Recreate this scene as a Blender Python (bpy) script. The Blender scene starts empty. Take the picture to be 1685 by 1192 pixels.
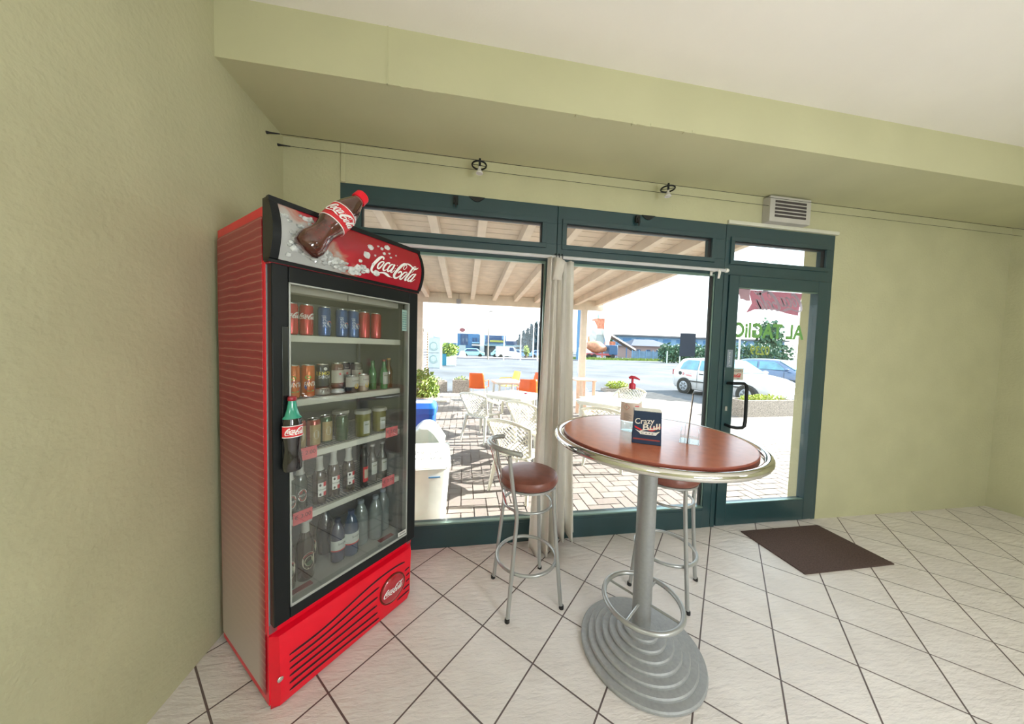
import bpy, math, random
from math import sin, cos, pi, radians, hypot, atan2
from mathutils import Vector, Matrix
R = radians
random.seed(7)
SC = bpy.context.scene
COL = SC.collection

# ------------------------------------------------------------------ camera
F_PX = 489.91
CAM = Vector((0.0, -2.29354, 1.55476))
RT = Vector((0.98703, -0.15807, 0.02789)); UP = Vector((-0.02051, 0.04813, 0.99863)); FW = Vector((0.15920, 0.98625, -0.04427))
cam_d = bpy.data.cameras.new('camera'); cam = bpy.data.objects.new('camera', cam_d); COL.objects.link(cam)
cam_d.sensor_fit = 'HORIZONTAL'; cam_d.sensor_width = 36.0; cam_d.lens = F_PX / 1685 * 36
cam_d.clip_start = 0.02; cam_d.clip_end = 800
cam.matrix_world = Matrix(((RT.x, UP.x, -FW.x, CAM.x), (RT.y, UP.y, -FW.y, CAM.y), (RT.z, UP.z, -FW.z, CAM.z), (0, 0, 0, 1)))
SC.camera = cam
# ------------------------------------------------------------------ world, sun, exposure
w = bpy.data.worlds.new('sky'); SC.world = w; w.use_nodes = True
wn = w.node_tree.nodes; wn.clear()
wo = wn.new('ShaderNodeOutputWorld'); wb = wn.new('ShaderNodeBackground')
wt = wn.new('ShaderNodeTexCoord'); wx = wn.new('ShaderNodeSeparateXYZ'); wr = wn.new('ShaderNodeValToRGB')
wr.color_ramp.elements[0].position = 0.45; wr.color_ramp.elements[0].color = (0.55, 0.55, 0.52, 1)
wr.color_ramp.elements[1].position = 0.62; wr.color_ramp.elements[1].color = (0.72, 0.86, 1.0, 1)
e = wr.color_ramp.elements.new(0.51); e.color = (1.0, 0.99, 0.96, 1)
wm = wn.new('ShaderNodeMath'); wm.operation = 'MULTIPLY_ADD'; wm.inputs[1].default_value = 0.5; wm.inputs[2].default_value = 0.5
wl = w.node_tree.links
wl.new(wt.outputs['Generated'], wx.inputs[0]); wl.new(wx.outputs['Z'], wm.inputs[0]); wl.new(wm.outputs[0], wr.inputs[0])
wl.new(wr.outputs[0], wb.inputs['Color']); wl.new(wb.outputs[0], wo.inputs[0])
wb.inputs['Strength'].default_value = 1.7
sd = bpy.data.lights.new('sun', 'SUN'); sun = bpy.data.objects.new('sun', sd); COL.objects.link(sun)
sd.energy = 13.0; sd.angle = R(0.6); sd.color = (1.0, 0.97, 0.93)
SUN_DIR = Vector((-1.0, -0.045, -math.tan(R(24))))
sun.rotation_euler = SUN_DIR.to_track_quat('-Z', 'Y').to_euler()
SC.view_settings.view_transform = 'Standard'; SC.view_settings.look = 'None'; SC.view_settings.gamma = 1.0
SC.view_settings.use_curve_mapping = False
SC.view_settings.exposure = 1.35
# glow strength of the fill lanterns added behind the camera
FILL_LANTERN = 7.6

# ------------------------------------------------------------------ materials
MATS = {}
def mat(name, col, rough=0.5, metal=0.0, var=0.06, vscale=8.0, bump=0.0, bscale=60.0, spec=0.5, trans=0.0, emit=None, coat=0.0, alpha=1.0):
    if name in MATS: return MATS[name]
    m = bpy.data.materials.new(name); m.use_nodes = True
    nt = m.node_tree; b = nt.nodes['Principled BSDF']
    b.inputs['Roughness'].default_value = rough; b.inputs['Metallic'].default_value = metal
    b.inputs['Specular IOR Level'].default_value = spec
    b.inputs['Coat Weight'].default_value = coat
    b.inputs['Alpha'].default_value = alpha
    tc = nt.nodes.new('ShaderNodeTexCoord')
    nz = nt.nodes.new('ShaderNodeTexNoise'); nz.inputs['Scale'].default_value = vscale; nz.inputs['Detail'].default_value = 3
    nt.links.new(tc.outputs['Object'], nz.inputs['Vector'])
    rp = nt.nodes.new('ShaderNodeValToRGB')
    rp.color_ramp.elements[0].position = 0.3; rp.color_ramp.elements[1].position = 0.7
    rp.color_ramp.elements[0].color = (*[max(0, c * (1 - var)) for c in col], 1)
    rp.color_ramp.elements[1].color = (*[min(1, c * (1 + var)) for c in col], 1)
    nt.links.new(nz.outputs['Fac'], rp.inputs[0]); nt.links.new(rp.outputs[0], b.inputs['Base Color'])
    if bump:
        n2 = nt.nodes.new('ShaderNodeTexNoise'); n2.inputs['Scale'].default_value = bscale; n2.inputs['Detail'].default_value = 5
        nt.links.new(tc.outputs['Object'], n2.inputs['Vector'])
        bp = nt.nodes.new('ShaderNodeBump'); bp.inputs['Strength'].default_value = bump; bp.inputs['Distance'].default_value = 0.01
        nt.links.new(n2.outputs['Fac'], bp.inputs['Height']); nt.links.new(bp.outputs[0], b.inputs['Normal'])
    if trans: b.inputs['Transmission Weight'].default_value = trans
    if emit: b.inputs['Emission Color'].default_value = (*col, 1); b.inputs['Emission Strength'].default_value = emit
    MATS[name] = m
    return m
def glass(name, tint=(1, 1, 1), ior=1.5, rough=0.0, op=0.0, opcol=(1, 1, 1)):
    if name in MATS: return MATS[name]
    m = bpy.data.materials.new(name); m.use_nodes = True; nt = m.node_tree; nt.nodes.clear()
    o = nt.nodes.new('ShaderNodeOutputMaterial'); mx = nt.nodes.new('ShaderNodeMixShader'); fr = nt.nodes.new('ShaderNodeFresnel')
    t = nt.nodes.new('ShaderNodeBsdfTransparent'); g = nt.nodes.new('ShaderNodeBsdfGlossy')
    ge = nt.nodes.new('ShaderNodeNewGeometry'); ii = nt.nodes.new('ShaderNodeMapRange')   # same reflectance on both faces of the thin pane
    ii.inputs['To Min'].default_value = ior; ii.inputs['To Max'].default_value = 1 / ior
    nt.links.new(ge.outputs['Backfacing'], ii.inputs['Value']); nt.links.new(ii.outputs[0], fr.inputs['IOR'])
    t.inputs['Color'].default_value = (*tint, 1); g.inputs['Roughness'].default_value = rough
    nz = nt.nodes.new('ShaderNodeTexNoise'); nz.inputs['Scale'].default_value = 3
    bp = nt.nodes.new('ShaderNodeBump'); bp.inputs['Strength'].default_value = 0.01
    nt.links.new(nz.outputs['Fac'], bp.inputs['Height']); nt.links.new(bp.outputs[0], g.inputs['Normal'])
    base = t
    if op:
        d = nt.nodes.new('ShaderNodeBsdfDiffuse'); d.inputs['Color'].default_value = (*opcol, 1)
        m2 = nt.nodes.new('ShaderNodeMixShader'); m2.inputs[0].default_value = op
        nt.links.new(t.outputs[0], m2.inputs[1]); nt.links.new(d.outputs[0], m2.inputs[2]); base = m2
    nt.links.new(fr.outputs[0], mx.inputs[0]); nt.links.new(base.outputs[0], mx.inputs[1]); nt.links.new(g.outputs[0], mx.inputs[2])
    nt.links.new(mx.outputs[0], o.inputs[0]); MATS[name] = m
    return m
def fabric(name, col, tr=0.35):
    m = mat(name, col, 0.9, var=0.04, vscale=20, bump=0.15, bscale=300); nt = m.node_tree
    b = nt.nodes['Principled BSDF']; out = [n for n in nt.nodes if n.type == 'OUTPUT_MATERIAL'][0]
    t = nt.nodes.new('ShaderNodeBsdfTranslucent'); t.inputs['Color'].default_value = (*col, 1)
    mx = nt.nodes.new('ShaderNodeMixShader'); mx.inputs[0].default_value = tr
    nt.links.new(b.outputs[0], mx.inputs[1]); nt.links.new(t.outputs[0], mx.inputs[2]); nt.links.new(mx.outputs[0], out.inputs[0])
    return m

# ------------------------------------------------------------------ mesh helper
class MB:
    def __init__(s): s.v = []; s.f = []; s.m = []
    def add(s, vs, fs, m=0):
        n = len(s.v); s.v += [tuple(v) for v in vs]; s.f += [tuple(i + n for i in f) for f in fs]; s.m += [m] * len(fs); return s
    def box(s, x0, x1, y0, y1, z0, z1, m=0, T=None):
        vs = [Vector((x, y, z)) for x in (x0, x1) for y in (y0, y1) for z in (z0, z1)]
        if T: vs = [T @ v for v in vs]
        return s.add(vs, [(0, 1, 3, 2), (4, 6, 7, 5), (0, 4, 5, 1), (2, 3, 7, 6), (0, 2, 6, 4), (1, 5, 7, 3)], m)
    def cbox(s, c, sz, rz=0, m=0, tilt=None):
        T = Matrix.Translation(c) @ Matrix.Rotation(rz, 4, 'Z')
        if tilt: T = T @ Matrix.Rotation(tilt[0], 4, tilt[1])
        a, b, d = sz[0] / 2, sz[1] / 2, sz[2] / 2
        return s.box(-a, a, -b, b, -d, d, m, T)
    def tube(s, pts, r, n=10, closed=False, m=0, caps=True):
        P = [Vector(p) for p in pts]; N = len(P)
        rr = r if isinstance(r, (list, tuple)) else [r] * N
        T = []
        for i in range(N):
            a = P[(i - 1) % N] if (closed or i > 0) else P[i]; b = P[(i + 1) % N] if (closed or i < N - 1) else P[i]
            T.append((b - a).normalized())
        ref = Vector((0, 0, 1)) if abs(T[0].z) < 0.9 else Vector((1, 0, 0))
        u = (ref - T[0] * ref.dot(T[0])).normalized(); vs = []
        for i in range(N):
            u = (u - T[i] * u.dot(T[i])).normalized(); v = T[i].cross(u)
            for k in range(n):
                a = 2 * pi * k / n; vs.append(P[i] + (u * cos(a) + v * sin(a)) * rr[i])
        fs = []
        for i in range(N if closed else N - 1):
            j = (i + 1) % N
            for k in range(n): fs.append((i * n + k, i * n + (k + 1) % n, j * n + (k + 1) % n, j * n + k))
        if not closed and caps: fs += [tuple(range(n - 1, -1, -1)), tuple((N - 1) * n + k for k in range(n))]
        return s.add(vs, fs, m)
    def ring(s, c, r, t, n=48, k=10, m=0, a0=0, a1=2 * pi, ry=None):
        ry = ry or r
        full = abs(a1 - a0 - 2 * pi) < 1e-6
        N = n if full else n + 1
        return s.tube([(c[0] + r * cos(a0 + (a1 - a0) * i / n), c[1] + ry * sin(a0 + (a1 - a0) * i / n), c[2]) for i in range(N)], t, k, full, m)
    def lathe(s, prof, n=32, c=(0, 0, 0), m=0, T=None, sx=1, sy=1):
        vs = []; fs = []
        for r, z in prof:
            for k in range(n):
                a = 2 * pi * k / n; v = Vector((c[0] + sx * r * cos(a), c[1] + sy * r * sin(a), c[2] + z))
                vs.append(T @ v if T else v)
        for i in range(len(prof) - 1):
            for k in range(n): fs.append((i * n + k, i * n + (k + 1) % n, (i + 1) * n + (k + 1) % n, (i + 1) * n + k))
        if prof[0][0] > 1e-5: fs.append(tuple(range(n - 1, -1, -1)))
        if prof[-1][0] > 1e-5: fs.append(tuple((len(prof) - 1) * n + k for k in range(n)))
        return s.add(vs, fs, m)
    def prism(s, poly, fn0, fn1, m=0):
        n = len(poly)
        return s.add([fn0(*p) for p in poly] + [fn1(*p) for p in poly], [tuple(range(n - 1, -1, -1)), tuple(range(n, 2 * n))] + [(i, (i + 1) % n, n + (i + 1) % n, n + i) for i in range(n)], m)
    def blob(s, c, rx, ry, rz, n=10, jit=0.12, m=0, rnd=random):
        vs = [(c[0], c[1], c[2] - rz)]; fs = []
        rows = 5
        for i in range(1, rows):
            ph = -pi / 2 + pi * i / rows
            for k in range(n):
                a = 2 * pi * k / n; q = 1 + rnd.uniform(-jit, jit)
                vs.append((c[0] + rx * q * cos(ph) * cos(a), c[1] + ry * q * cos(ph) * sin(a), c[2] + rz * q * sin(ph)))
        vs.append((c[0], c[1], c[2] + rz)); L = len(vs) - 1
        for k in range(n): fs.append((0, 1 + (k + 1) % n, 1 + k)); fs.append((L, L - n + k, L - n + (k + 1) % n))
        for i in range(rows - 2):
            for k in range(n): a = 1 + i * n; fs.append((a + k, a + (k + 1) % n, a + n + (k + 1) % n, a + n + k))
        return s.add(vs, fs, m)
    def leaves(s, c, rx, ry, rz, n, size, rnd=random, m=0, shell=0.55):
        for _ in range(n):
            a = rnd.uniform(0, 2 * pi); zz = rnd.uniform(-1, 1); q = rnd.uniform(shell, 1.0); h = math.sqrt(1 - zz * zz) * q
            p = Vector((c[0] + rx * h * cos(a), c[1] + ry * h * sin(a), c[2] + rz * zz * q))
            d = Vector((rnd.uniform(-1, 1), rnd.uniform(-1, 1), rnd.uniform(-.4, 1))).normalized()
            u = d.orthogonal().normalized(); v = d.cross(u); sz = size * rnd.uniform(0.6, 1.2)
            s.add([p - u * sz * .5, p - v * sz * .28, p + u * sz * .5 + d * sz * .1, p + v * sz * .28], [(0, 1, 2, 3)], m)
        return s
    def build(s, name, mats, parent=None, smooth=True, bevel=0, ang=38):
        me = bpy.data.meshes.new(name); me.from_pydata(s.v, [], s.f)
        if not isinstance(mats, (list, tuple)): mats = [mats]
        for q in mats: me.materials.append(q)
        if len(mats) > 1: me.polygons.foreach_set('material_index', s.m)
        if smooth:
            me.polygons.foreach_set('use_smooth', [True] * len(me.polygons)); me.set_sharp_from_angle(angle=R(ang))
        me.update()
        o = bpy.data.objects.new(name, me); COL.objects.link(o)
        if parent: o.parent = parent
        if bevel:
            b = o.modifiers.new('bevel', 'BEVEL'); b.width = bevel; b.segments = 2; b.limit_method = 'ANGLE'; b.angle_limit = R(40)
        return o
def tag(o, label=None, cat=None, group=None, kind=None):
    if label: o['label'] = label
    if cat: o['category'] = cat
    if group: o['group'] = group
    if kind: o['kind'] = kind
    return o
def thing(name, loc, rz, label, cat, group=None):
    o = bpy.data.objects.new(name, None); COL.objects.link(o); o.empty_display_size = 0.1
    o.location = loc; o.rotation_euler = (0, 0, rz)
    return tag(o, label, cat, group)
def dup(root, loc, rz, label, group=None):
    def rec(o, par):
        c = o.copy(); COL.objects.link(c); c.parent = par
        for ch in list(o.children): rec(ch, c)
        return c
    r = rec(root, None); r.location = loc; r.rotation_euler = (0, 0, rz); r['label'] = label
    if group: r['group'] = group
    return r
def struct(name, mb, m, parent=None, **k):
    o = mb.build(name, m, parent, **k)
    if parent is None: o['kind'] = 'structure'
    return o
_T = {}
def text_geo(s, size=1.0, bold=0.0):
    key = (s, bold)
    if key not in _T:
        cu = bpy.data.curves.new('lettering', 'FONT'); cu.body = s; cu.size = 1; cu.align_x = 'CENTER'; cu.align_y = 'CENTER'; cu.resolution_u = 3; cu.offset = bold
        o = bpy.data.objects.new('lettering', cu); COL.objects.link(o)
        dg = bpy.context.evaluated_depsgraph_get(); me = bpy.data.meshes.new_from_object(o.evaluated_get(dg))
        _T[key] = ([tuple(v.co) for v in me.vertices], [tuple(p.vertices) for p in me.polygons])
        bpy.data.objects.remove(o); bpy.data.curves.remove(cu); bpy.data.meshes.remove(me)
    vs, fs = _T[key]
    return [(x * size, y * size) for x, y, z in vs], fs
def put_text(mb, s, size, fn, m=0, bold=0.0, width=None):
    vs, fs = text_geo(s, size, bold)
    if width:
        xs = [v[0] for v in vs]; k = width / max(1e-6, max(xs) - min(xs)); vs = [(x * k, y) for x, y in vs]
    mb.add([fn(x, y) for x, y in vs], fs, m)
SCRIPT = [[(.203,.265,.026),(.221,.298,.022),(.188,.308,.03),(.138,.274,.043),(.083,.215,.049),(.029,.145,.049),(.004,.082,.043),(.001,.039,.039),(.026,.01,.03),(.069,.009,.023),(.149,.022,.019),(.222,.039,.024),(.28,.035,.039),(.331,.017,.039),(.383,.002,.014),(.435,-.001,.005)],[(.199,.225,.017),(.155,.202,.023),(.115,.152,.028),(.104,.103,.028),(.134,.092,.026),(.173,.138,.023),(.206,.189,.019),(.222,.222,.016),(.199,.225,.017)],[(.316,.214,.021),(.339,.238,.019),(.295,.228,.024),(.245,.177,.033),(.217,.112,.033),(.23,.082,.028),(.271,.097,.014),(.329,.161,.007)],[(.419,.227,.014),(.372,.215,.023),(.321,.152,.031),(.306,.097,.031),(.332,.086,.024),(.381,.137,.019),(.428,.212,.017)],[(.446,.236,.028),(.398,.141,.03),(.375,.09,.028),(.408,.089,.014),(.455,.143,.007)],[(.66,.194,.01),(.635,.209,.012),(.664,.27,.012),(.711,.29,.014),(.709,.246,.01),(.66,.194,.01)],[(.716,.279,.012),(.692,.311,.022),(.631,.282,.04),(.558,.21,.049),(.487,.116,.049),(.457,.049,.049),(.479,.01,.04),(.533,.018,.026),(.592,.079,.014),(.607,.129,.026),(.573,.136,.03),(.528,.099,.017)],[(.687,.314,.012),(.763,.319,.03),(.822,.298,.035),(.873,.266,.03),(.928,.263,.026),(.999,.309,.007)],[(.706,.158,.017),(.661,.133,.024),(.608,.067,.031),(.593,.019,.031),(.625,.01,.024),(.681,.074,.021),(.729,.137,.017),(.718,.158,.014),(.706,.158,.017)],[(.834,.173,.007),(.913,.264,.012),(.937,.31,.01),(.902,.305,.017),(.843,.247,.031),(.785,.154,.037),(.719,.044,.037),(.715,.008,.026),(.758,.027,.012)],[(.909,.166,.014),(.855,.138,.024),(.789,.059,.031),(.778,.016,.03),(.819,.016,.023),(.875,.084,.019),(.917,.151,.017)],[(.94,.174,.028),(.88,.083,.03),(.839,.018,.028),(.876,.02,.014),(.938,.073,.007)],[(.493,.233,.019),(.5,.226,.019)],[(.455,.169,.017),(.461,.162,.017)]]
def put_script(mb, width, fn, m=0, only=None, sub=4, fat=1.0):
    # flowing handwritten lettering drawn as ribbons of changing width, centred at the origin
    for si, st in enumerate(SCRIPT):
        if only and si not in only: continue
        P = []
        n = len(st)
        for i in range(n - 1):
            p0, p1, p2, p3 = st[max(i - 1, 0)], st[i], st[i + 1], st[min(i + 2, n - 1)]
            for k in range(sub):
                t = k / sub
                P.append(tuple(0.5 * (2 * b + (c - a) * t + (2 * a - 5 * b + 4 * c - d) * t * t + (3 * b - a - 3 * c + d) * t ** 3) for a, b, c, d in zip(p0, p1, p2, p3)))
        P.append(st[-1]); vs = []; N = len(P)
        for i in range(N):
            a = P[max(i - 1, 0)]; b = P[min(i + 1, N - 1)]; dx, dy = b[0] - a[0], b[1] - a[1]; L = hypot(dx, dy) or 1
            nx, ny = -dy / L, dx / L; wd = P[i][2] / 2 * fat
            for sg in (-1, 1): vs.append(fn((P[i][0] - .5 + sg * nx * wd) * width, (P[i][1] - .16 + sg * ny * wd) * width))
        mb.add(vs, [(2 * i, 2 * i + 1, 2 * i + 3, 2 * i + 2) for i in range(N - 1)], m)
def plane(o, ex, ey):
    o = Vector(o); ex = Vector(ex); ey = Vector(ey)
    return lambda x, y: o + ex * x + ey * y
def on_cyl(r, z0, a0=-pi / 2, T=None):     # wraps flat lettering round an upright cylinder
    def f(x, y):
        a = a0 + x / r; v = Vector((r * cos(a), r * sin(a), z0 + y)); return T @ v if T else v
    return f
def patch(mb, r, z0, z1, a0, a1, n=12, m=0, T=None):   # a curved label on a cylinder
    vs = []
    for i in range(n + 1):
        a = a0 + (a1 - a0) * i / n
        for z in (z0, z1):
            v = Vector((r * cos(a), r * sin(a), z)); vs.append(T @ v if T else v)
    mb.add(vs, [(2 * i, 2 * i + 2, 2 * i + 3, 2 * i + 1) for i in range(n)], m)
def disc_on(mb, fn, cx, cy, rx, ry, n=20, m=0):
    mb.add([fn(cx + rx * cos(2 * pi * k / n), cy + ry * sin(2 * pi * k / n)) for k in range(n)], [tuple(range(n))], m)
def rect_on(mb, fn, x0, x1, y0, y1, m=0, n=4):
    vs = []
    for i in range(n + 1):
        x = x0 + (x1 - x0) * i / n; vs += [fn(x, y0), fn(x, y1)]
    mb.add(vs, [(2 * i, 2 * i + 2, 2 * i + 3, 2 * i + 1) for i in range(n)], m)
def at(px, py, Y):     # the point at distance Y outside that a line of sight meets: used once to measure far things
    d = RT * ((px - 842.5) / F_PX) + UP * ((596 - py) / F_PX) + FW
    return CAM + d * ((Y - CAM.y) / d.y)

# ================================================================== MATERIAL LIST
WALL = mat('painted_plaster', (0.50, 0.49, 0.31), 0.85, var=0.05, vscale=3, bump=0.35, bscale=45)
BEAMM = mat('painted_beam', (0.54, 0.53, 0.33), 0.8, var=0.04, vscale=2, bump=0.12, bscale=30)
CEIL = mat('ceiling_paint', (0.86, 0.82, 0.76), 0.9, var=0.02, vscale=2, bump=0.05, bscale=80)
GREEN = mat('green_aluminium', (0.016, 0.052, 0.060), 0.38, 0.0, var=0.05, vscale=5, coat=0.3)
BEAD = mat('frame_bead', (0.20, 0.30, 0.26), 0.3, 0.6, var=0.05)
GASK = mat('black_gasket', (0.01, 0.012, 0.012), 0.6)
PANE = glass('window_glass', (0.97, 0.99, 0.98), 1.45)
CHROME = mat('chrome', (0.72, 0.71, 0.68), 0.08, 1.0, var=0.02)
STEEL = mat('silver_lacquer', (0.40, 0.41, 0.40), 0.32, 0.55, var=0.04, vscale=20)
BASEM = mat('grey_cast_base', (0.33, 0.34, 0.34), 0.5, 0.2, var=0.07, vscale=60, bump=0.15, bscale=250)
BLACKP = mat('black_plastic', (0.008, 0.010, 0.011), 0.32, var=0.1, spec=0.25)
RUBBER = mat('black_rubber', (0.015, 0.015, 0.015), 0.8)
LEATH = mat('brown_leatherette', (0.20, 0.065, 0.045), 0.38, var=0.12, vscale=25, bump=0.08, bscale=200)
TOPM = mat('tabletop_laminate', (0.50, 0.155, 0.075), 0.22, var=0.07, vscale=30, spec=0.4)
EDGE = mat('tabletop_edge', (0.22, 0.05, 0.03), 0.35)
REDP = mat('fridge_red', (0.78, 0.004, 0.022), 0.35, var=0.05, spec=0.3, coat=0.15)
REDD = mat('fridge_dark_red', (0.30, 0.008, 0.02), 0.35, coat=0.3)
WHT = mat('white_print', (0.80, 0.80, 0.78), 0.5, var=0.02)
WHP = mat('white_plastic', (0.80, 0.79, 0.74), 0.4, var=0.03)
BLK = mat('black_print', (0.012, 0.012, 0.014), 0.5)
REDL = mat('red_print', (0.62, 0.02, 0.03), 0.4, var=0.03)
PINK = mat('pink_price_card', (0.72, 0.12, 0.14), 0.6, var=0.04)
CREAM = mat('cream_wood', (0.60, 0.50, 0.40), 0.7, var=0.08, vscale=6, bump=0.1, bscale=40)

# ================================================================== ROOM SHELL
XL, XR, YB, ZC = -1.235, 5.6, -5.2, 3.235
def floor_mat():
    m = bpy.data.materials.new('diagonal_floor_tiles'); m.use_nodes = True; nt = m.node_tree; b = nt.nodes['Principled BSDF']
    g = nt.nodes.new('ShaderNodeNewGeometry')
    mp = nt.nodes.new('ShaderNodeMapping'); mp.vector_type = 'TEXTURE'
    mp.inputs['Location'].default_value = (-0.0996, -0.4605, 0); mp.inputs['Rotation'].default_value = (0, 0, R(-45)); mp.inputs['Scale'].default_value = (0.33, 0.33, 0.33)
    nt.links.new(g.outputs['Position'], mp.inputs['Vector'])
    # texture frame: i runs down-right (x+), j runs up-right
    br = nt.nodes.new('ShaderNodeTexBrick'); br.offset = 0; br.squash = 1
    for k, v in (('Scale', 1.0), ('Mortar Size', 0.012), ('Mortar Smooth', 0.15), ('Bias', 0.0), ('Brick Width', 1.0), ('Row Height', 1.0)): br.inputs[k].default_value = v
    br.inputs['Color1'].default_value = (0.76, 0.715, 0.675, 1); br.inputs['Color2'].default_value = (0.72, 0.675, 0.64, 1); br.inputs['Mortar'].default_value = (0.13, 0.095, 0.09, 1)
    nt.links.new(mp.outputs[0], br.inputs['Vector'])
    nz = nt.nodes.new('ShaderNodeTexNoise'); nz.inputs['Scale'].default_value = 5; nz.inputs['Detail'].default_value = 6
    nt.links.new(g.outputs['Position'], nz.inputs['Vector'])
    rp = nt.nodes.new('ShaderNodeValToRGB'); rp.color_ramp.elements[0].position = .3; rp.color_ramp.elements[1].position = .7
    rp.color_ramp.elements[0].color = (.88, .87, .86, 1); rp.color_ramp.elements[1].color = (1.0, 1.0, 1.0, 1)
    nt.links.new(nz.outputs['Fac'], rp.inputs[0])
    mx = nt.nodes.new('ShaderNodeMix'); mx.data_type = 'RGBA'; mx.blend_type = 'MULTIPLY'; mx.inputs['Factor'].default_value = 1
    nt.links.new(br.outputs['Color'], mx.inputs['A']); nt.links.new(rp.outputs[0], mx.inputs['B']); nt.links.new(mx.outputs['Result'], b.inputs['Base Color'])
    m2 = nt.nodes.new('ShaderNodeMapping'); m2.inputs['Rotation'].default_value = (0, 0, R(35)); m2.inputs['Scale'].default_value = (6, 22, 6)
    nt.links.new(g.outputs['Position'], m2.inputs['Vector'])
    n2 = nt.nodes.new('ShaderNodeTexNoise'); n2.inputs['Scale'].default_value = 1.6; n2.inputs['Detail'].default_value = 7; n2.inputs['Roughness'].default_value = 0.6
    nt.links.new(m2.outputs[0], n2.inputs['Vector'])
    mr = nt.nodes.new('ShaderNodeMath'); mr.operation = 'SUBTRACT'
    ml = nt.nodes.new('ShaderNodeMath'); ml.operation = 'MULTIPLY'; ml.inputs[1].default_value = 0.5
    nt.links.new(br.outputs['Fac'], ml.inputs[0]); nt.links.new(n2.outputs['Fac'], mr.inputs[0]); nt.links.new(ml.outputs[0], mr.inputs[1])
    bp = nt.nodes.new('ShaderNodeBump'); bp.inputs['Strength'].default_value = 0.9; bp.inputs['Distance'].default_value = 0.010
    nt.links.new(mr.outputs[0], bp.inputs['Height']); nt.links.new(bp.outputs[0], b.inputs['Normal'])
    b.inputs['Roughness'].default_value = 0.42
    return m
struct('floor', MB().box(XL - .2, XR + .2, YB - .2, 0.10, -0.12, 0.0), floor_mat())
struct('ceiling', MB().box(XL - .2, XR + .2, YB - .2, 0.25, ZC, ZC + .15), CEIL)
struct('wall_left', MB().box(XL - .2, XL, YB - .2, 0.25, 0, ZC), WALL)
struct('wall_right', MB().box(XR, XR + .2, YB - .2, 0.25, 0, ZC), WALL)
mb = MB(); mb.box(XL, XR, 0.0, 0.25, 2.68, 2.943); mb.box(XL, -0.876, 0.0, 0.25, 0, 2.68); mb.box(3.36, XR, 0.0, 0.25, 0, 2.68)
struct('wall_front', mb, WALL)
# wide flat beam over the window; a run of filler along its lower edge and one upright crack
mb = MB(); mb.box(XL, XR, -0.556, 0.25, 2.943, ZC)
rn = random.Random(3)
for a, b in ((-.43, -.13), (.22, .36), (.62, .72), (.98, 1.12), (1.33, 1.5)):
    x = a
    while x < b:
        wd = rn.uniform(.02, .05); mb.box(x, x + wd, -.556 - rn.uniform(.002, .005), -.54, 2.941 - rn.uniform(0, .003), 2.943 + rn.uniform(.004, .014)); x += wd
mb.box(-.437, -.43, -.5595, -.55, 2.943, ZC)
struct('trim_1', mb, BEAMM, smooth=False)
struct('trim_2', MB().box(-.872, -.838, -.012, 0.0, 2.68, 2.943), WALL, bevel=.006)
struct('trim_3', MB().box(2.214, 3.38, -.018, 0.0, 2.682, 2.712), mat('pale_trim', (.62, .62, .52), .6), bevel=.003)
# unseen rear wall of the bar; its window is added to let in fill light
mb = MB(); mb.box(1.25, 2.4, YB - .2, YB, 2.2, ZC); mb.box(1.25, 2.4, YB - .2, YB, 0, .35); mb.box(XL, 1.25, YB - .2, YB, 0, ZC); mb.box(2.4, XR, YB - .2, YB, 0, ZC)
struct('wall_back', mb, WALL)
mb = MB()
mb.box(1.25, 2.4, YB - .1, YB - .094, .35, 2.2)
struct('fill_window', mb, PANE)

# ------------------------------------------------------------------ window wall
def win(name, x0, x1, gx0, gx1, gz0, gz1, tz0, tz1, tx0, tx1, door=False):
    r = bpy.data.objects.new(name, None); COL.objects.link(r); r['kind'] = 'structure'
    D = .07
    mb = MB()
    zt = 2.68
    mb.box(x0, x1, 0, D, tz1, zt); mb.box(x0, tx0, 0, D, tz0, tz1); mb.box(tx1, x1, 0, D, tz0, tz1)
    mb.box(x0, x1, 0, D, gz1 + (.105 if door else 0), tz0)
    if not door:
        mb.box(x0, gx0, 0, D, 0, gz1); mb.box(gx1, x1, 0, D, 0, gz1); mb.box(gx0, gx1, 0, D, 0, gz0)
        mb.box(gx0, gx1, -.004, 0, 0.0, gz0 - .03)
    else:
        mb.box(x0, x0 + .045, 0, D, 0, gz1 + .105); mb.box(x1 - .045, x1, 0, D, 0, gz1 + .105)
    # raised sash round the top light
    q = .035
    mb.box(tx0 - q, tx1 + q, -.012, 0, tz1, tz1 + q); mb.box(tx0 - q, tx1 + q, -.012, 0, tz0 - q, tz0)
    mb.box(tx0 - q, tx0, -.012, 0, tz0, tz1); mb.box(tx1, tx1 + q, -.012, 0, tz0, tz1)
    mb.build('frame', GREEN, r, bevel=.002)
    MB().box(tx0, tx1, .03, .036, tz0, tz1).build('transom_pane', PANE, r, smooth=False)
    b = MB()
    b.box(tx0, tx1, .004, .03, tz1 - .008, tz1); b.box(tx0, tx0 + .006, .004, .03, tz0, tz1 - .008); b.box(tx1 - .006, tx1, .004, .03, tz0, tz1 - .008)
    b.build('gasket', GASK, r, smooth=False)
    if not door:
        MB().box(gx0, gx1, .03, .038, gz0, gz1).build('pane', PANE, r, smooth=False)
        b = MB()
        b.box(gx0, gx1, -.002, .03, gz0 - .008, gz0 + .004); b.box(gx0, gx1, .006, .03, gz1 - .02, gz1)
        b.box(gx0, gx0 + .012, .006, .03, gz0, gz1 - .02); b.box(gx1 - .012, gx1, .006, .03, gz0, gz1 - .02)
        b.build('glazing_bead', BEAD, r, bevel=.001)
        b = MB(); b.box(gx1 - .03, gx1 - .016, .012, .028, gz0 + .01, gz1 - .02); b.box(gx0 + .02, gx0 + .03, .012, .028, gz0 + .01, gz1 - .02)
        b.build('gasket', GASK, r, smooth=False)
    return r
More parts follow.
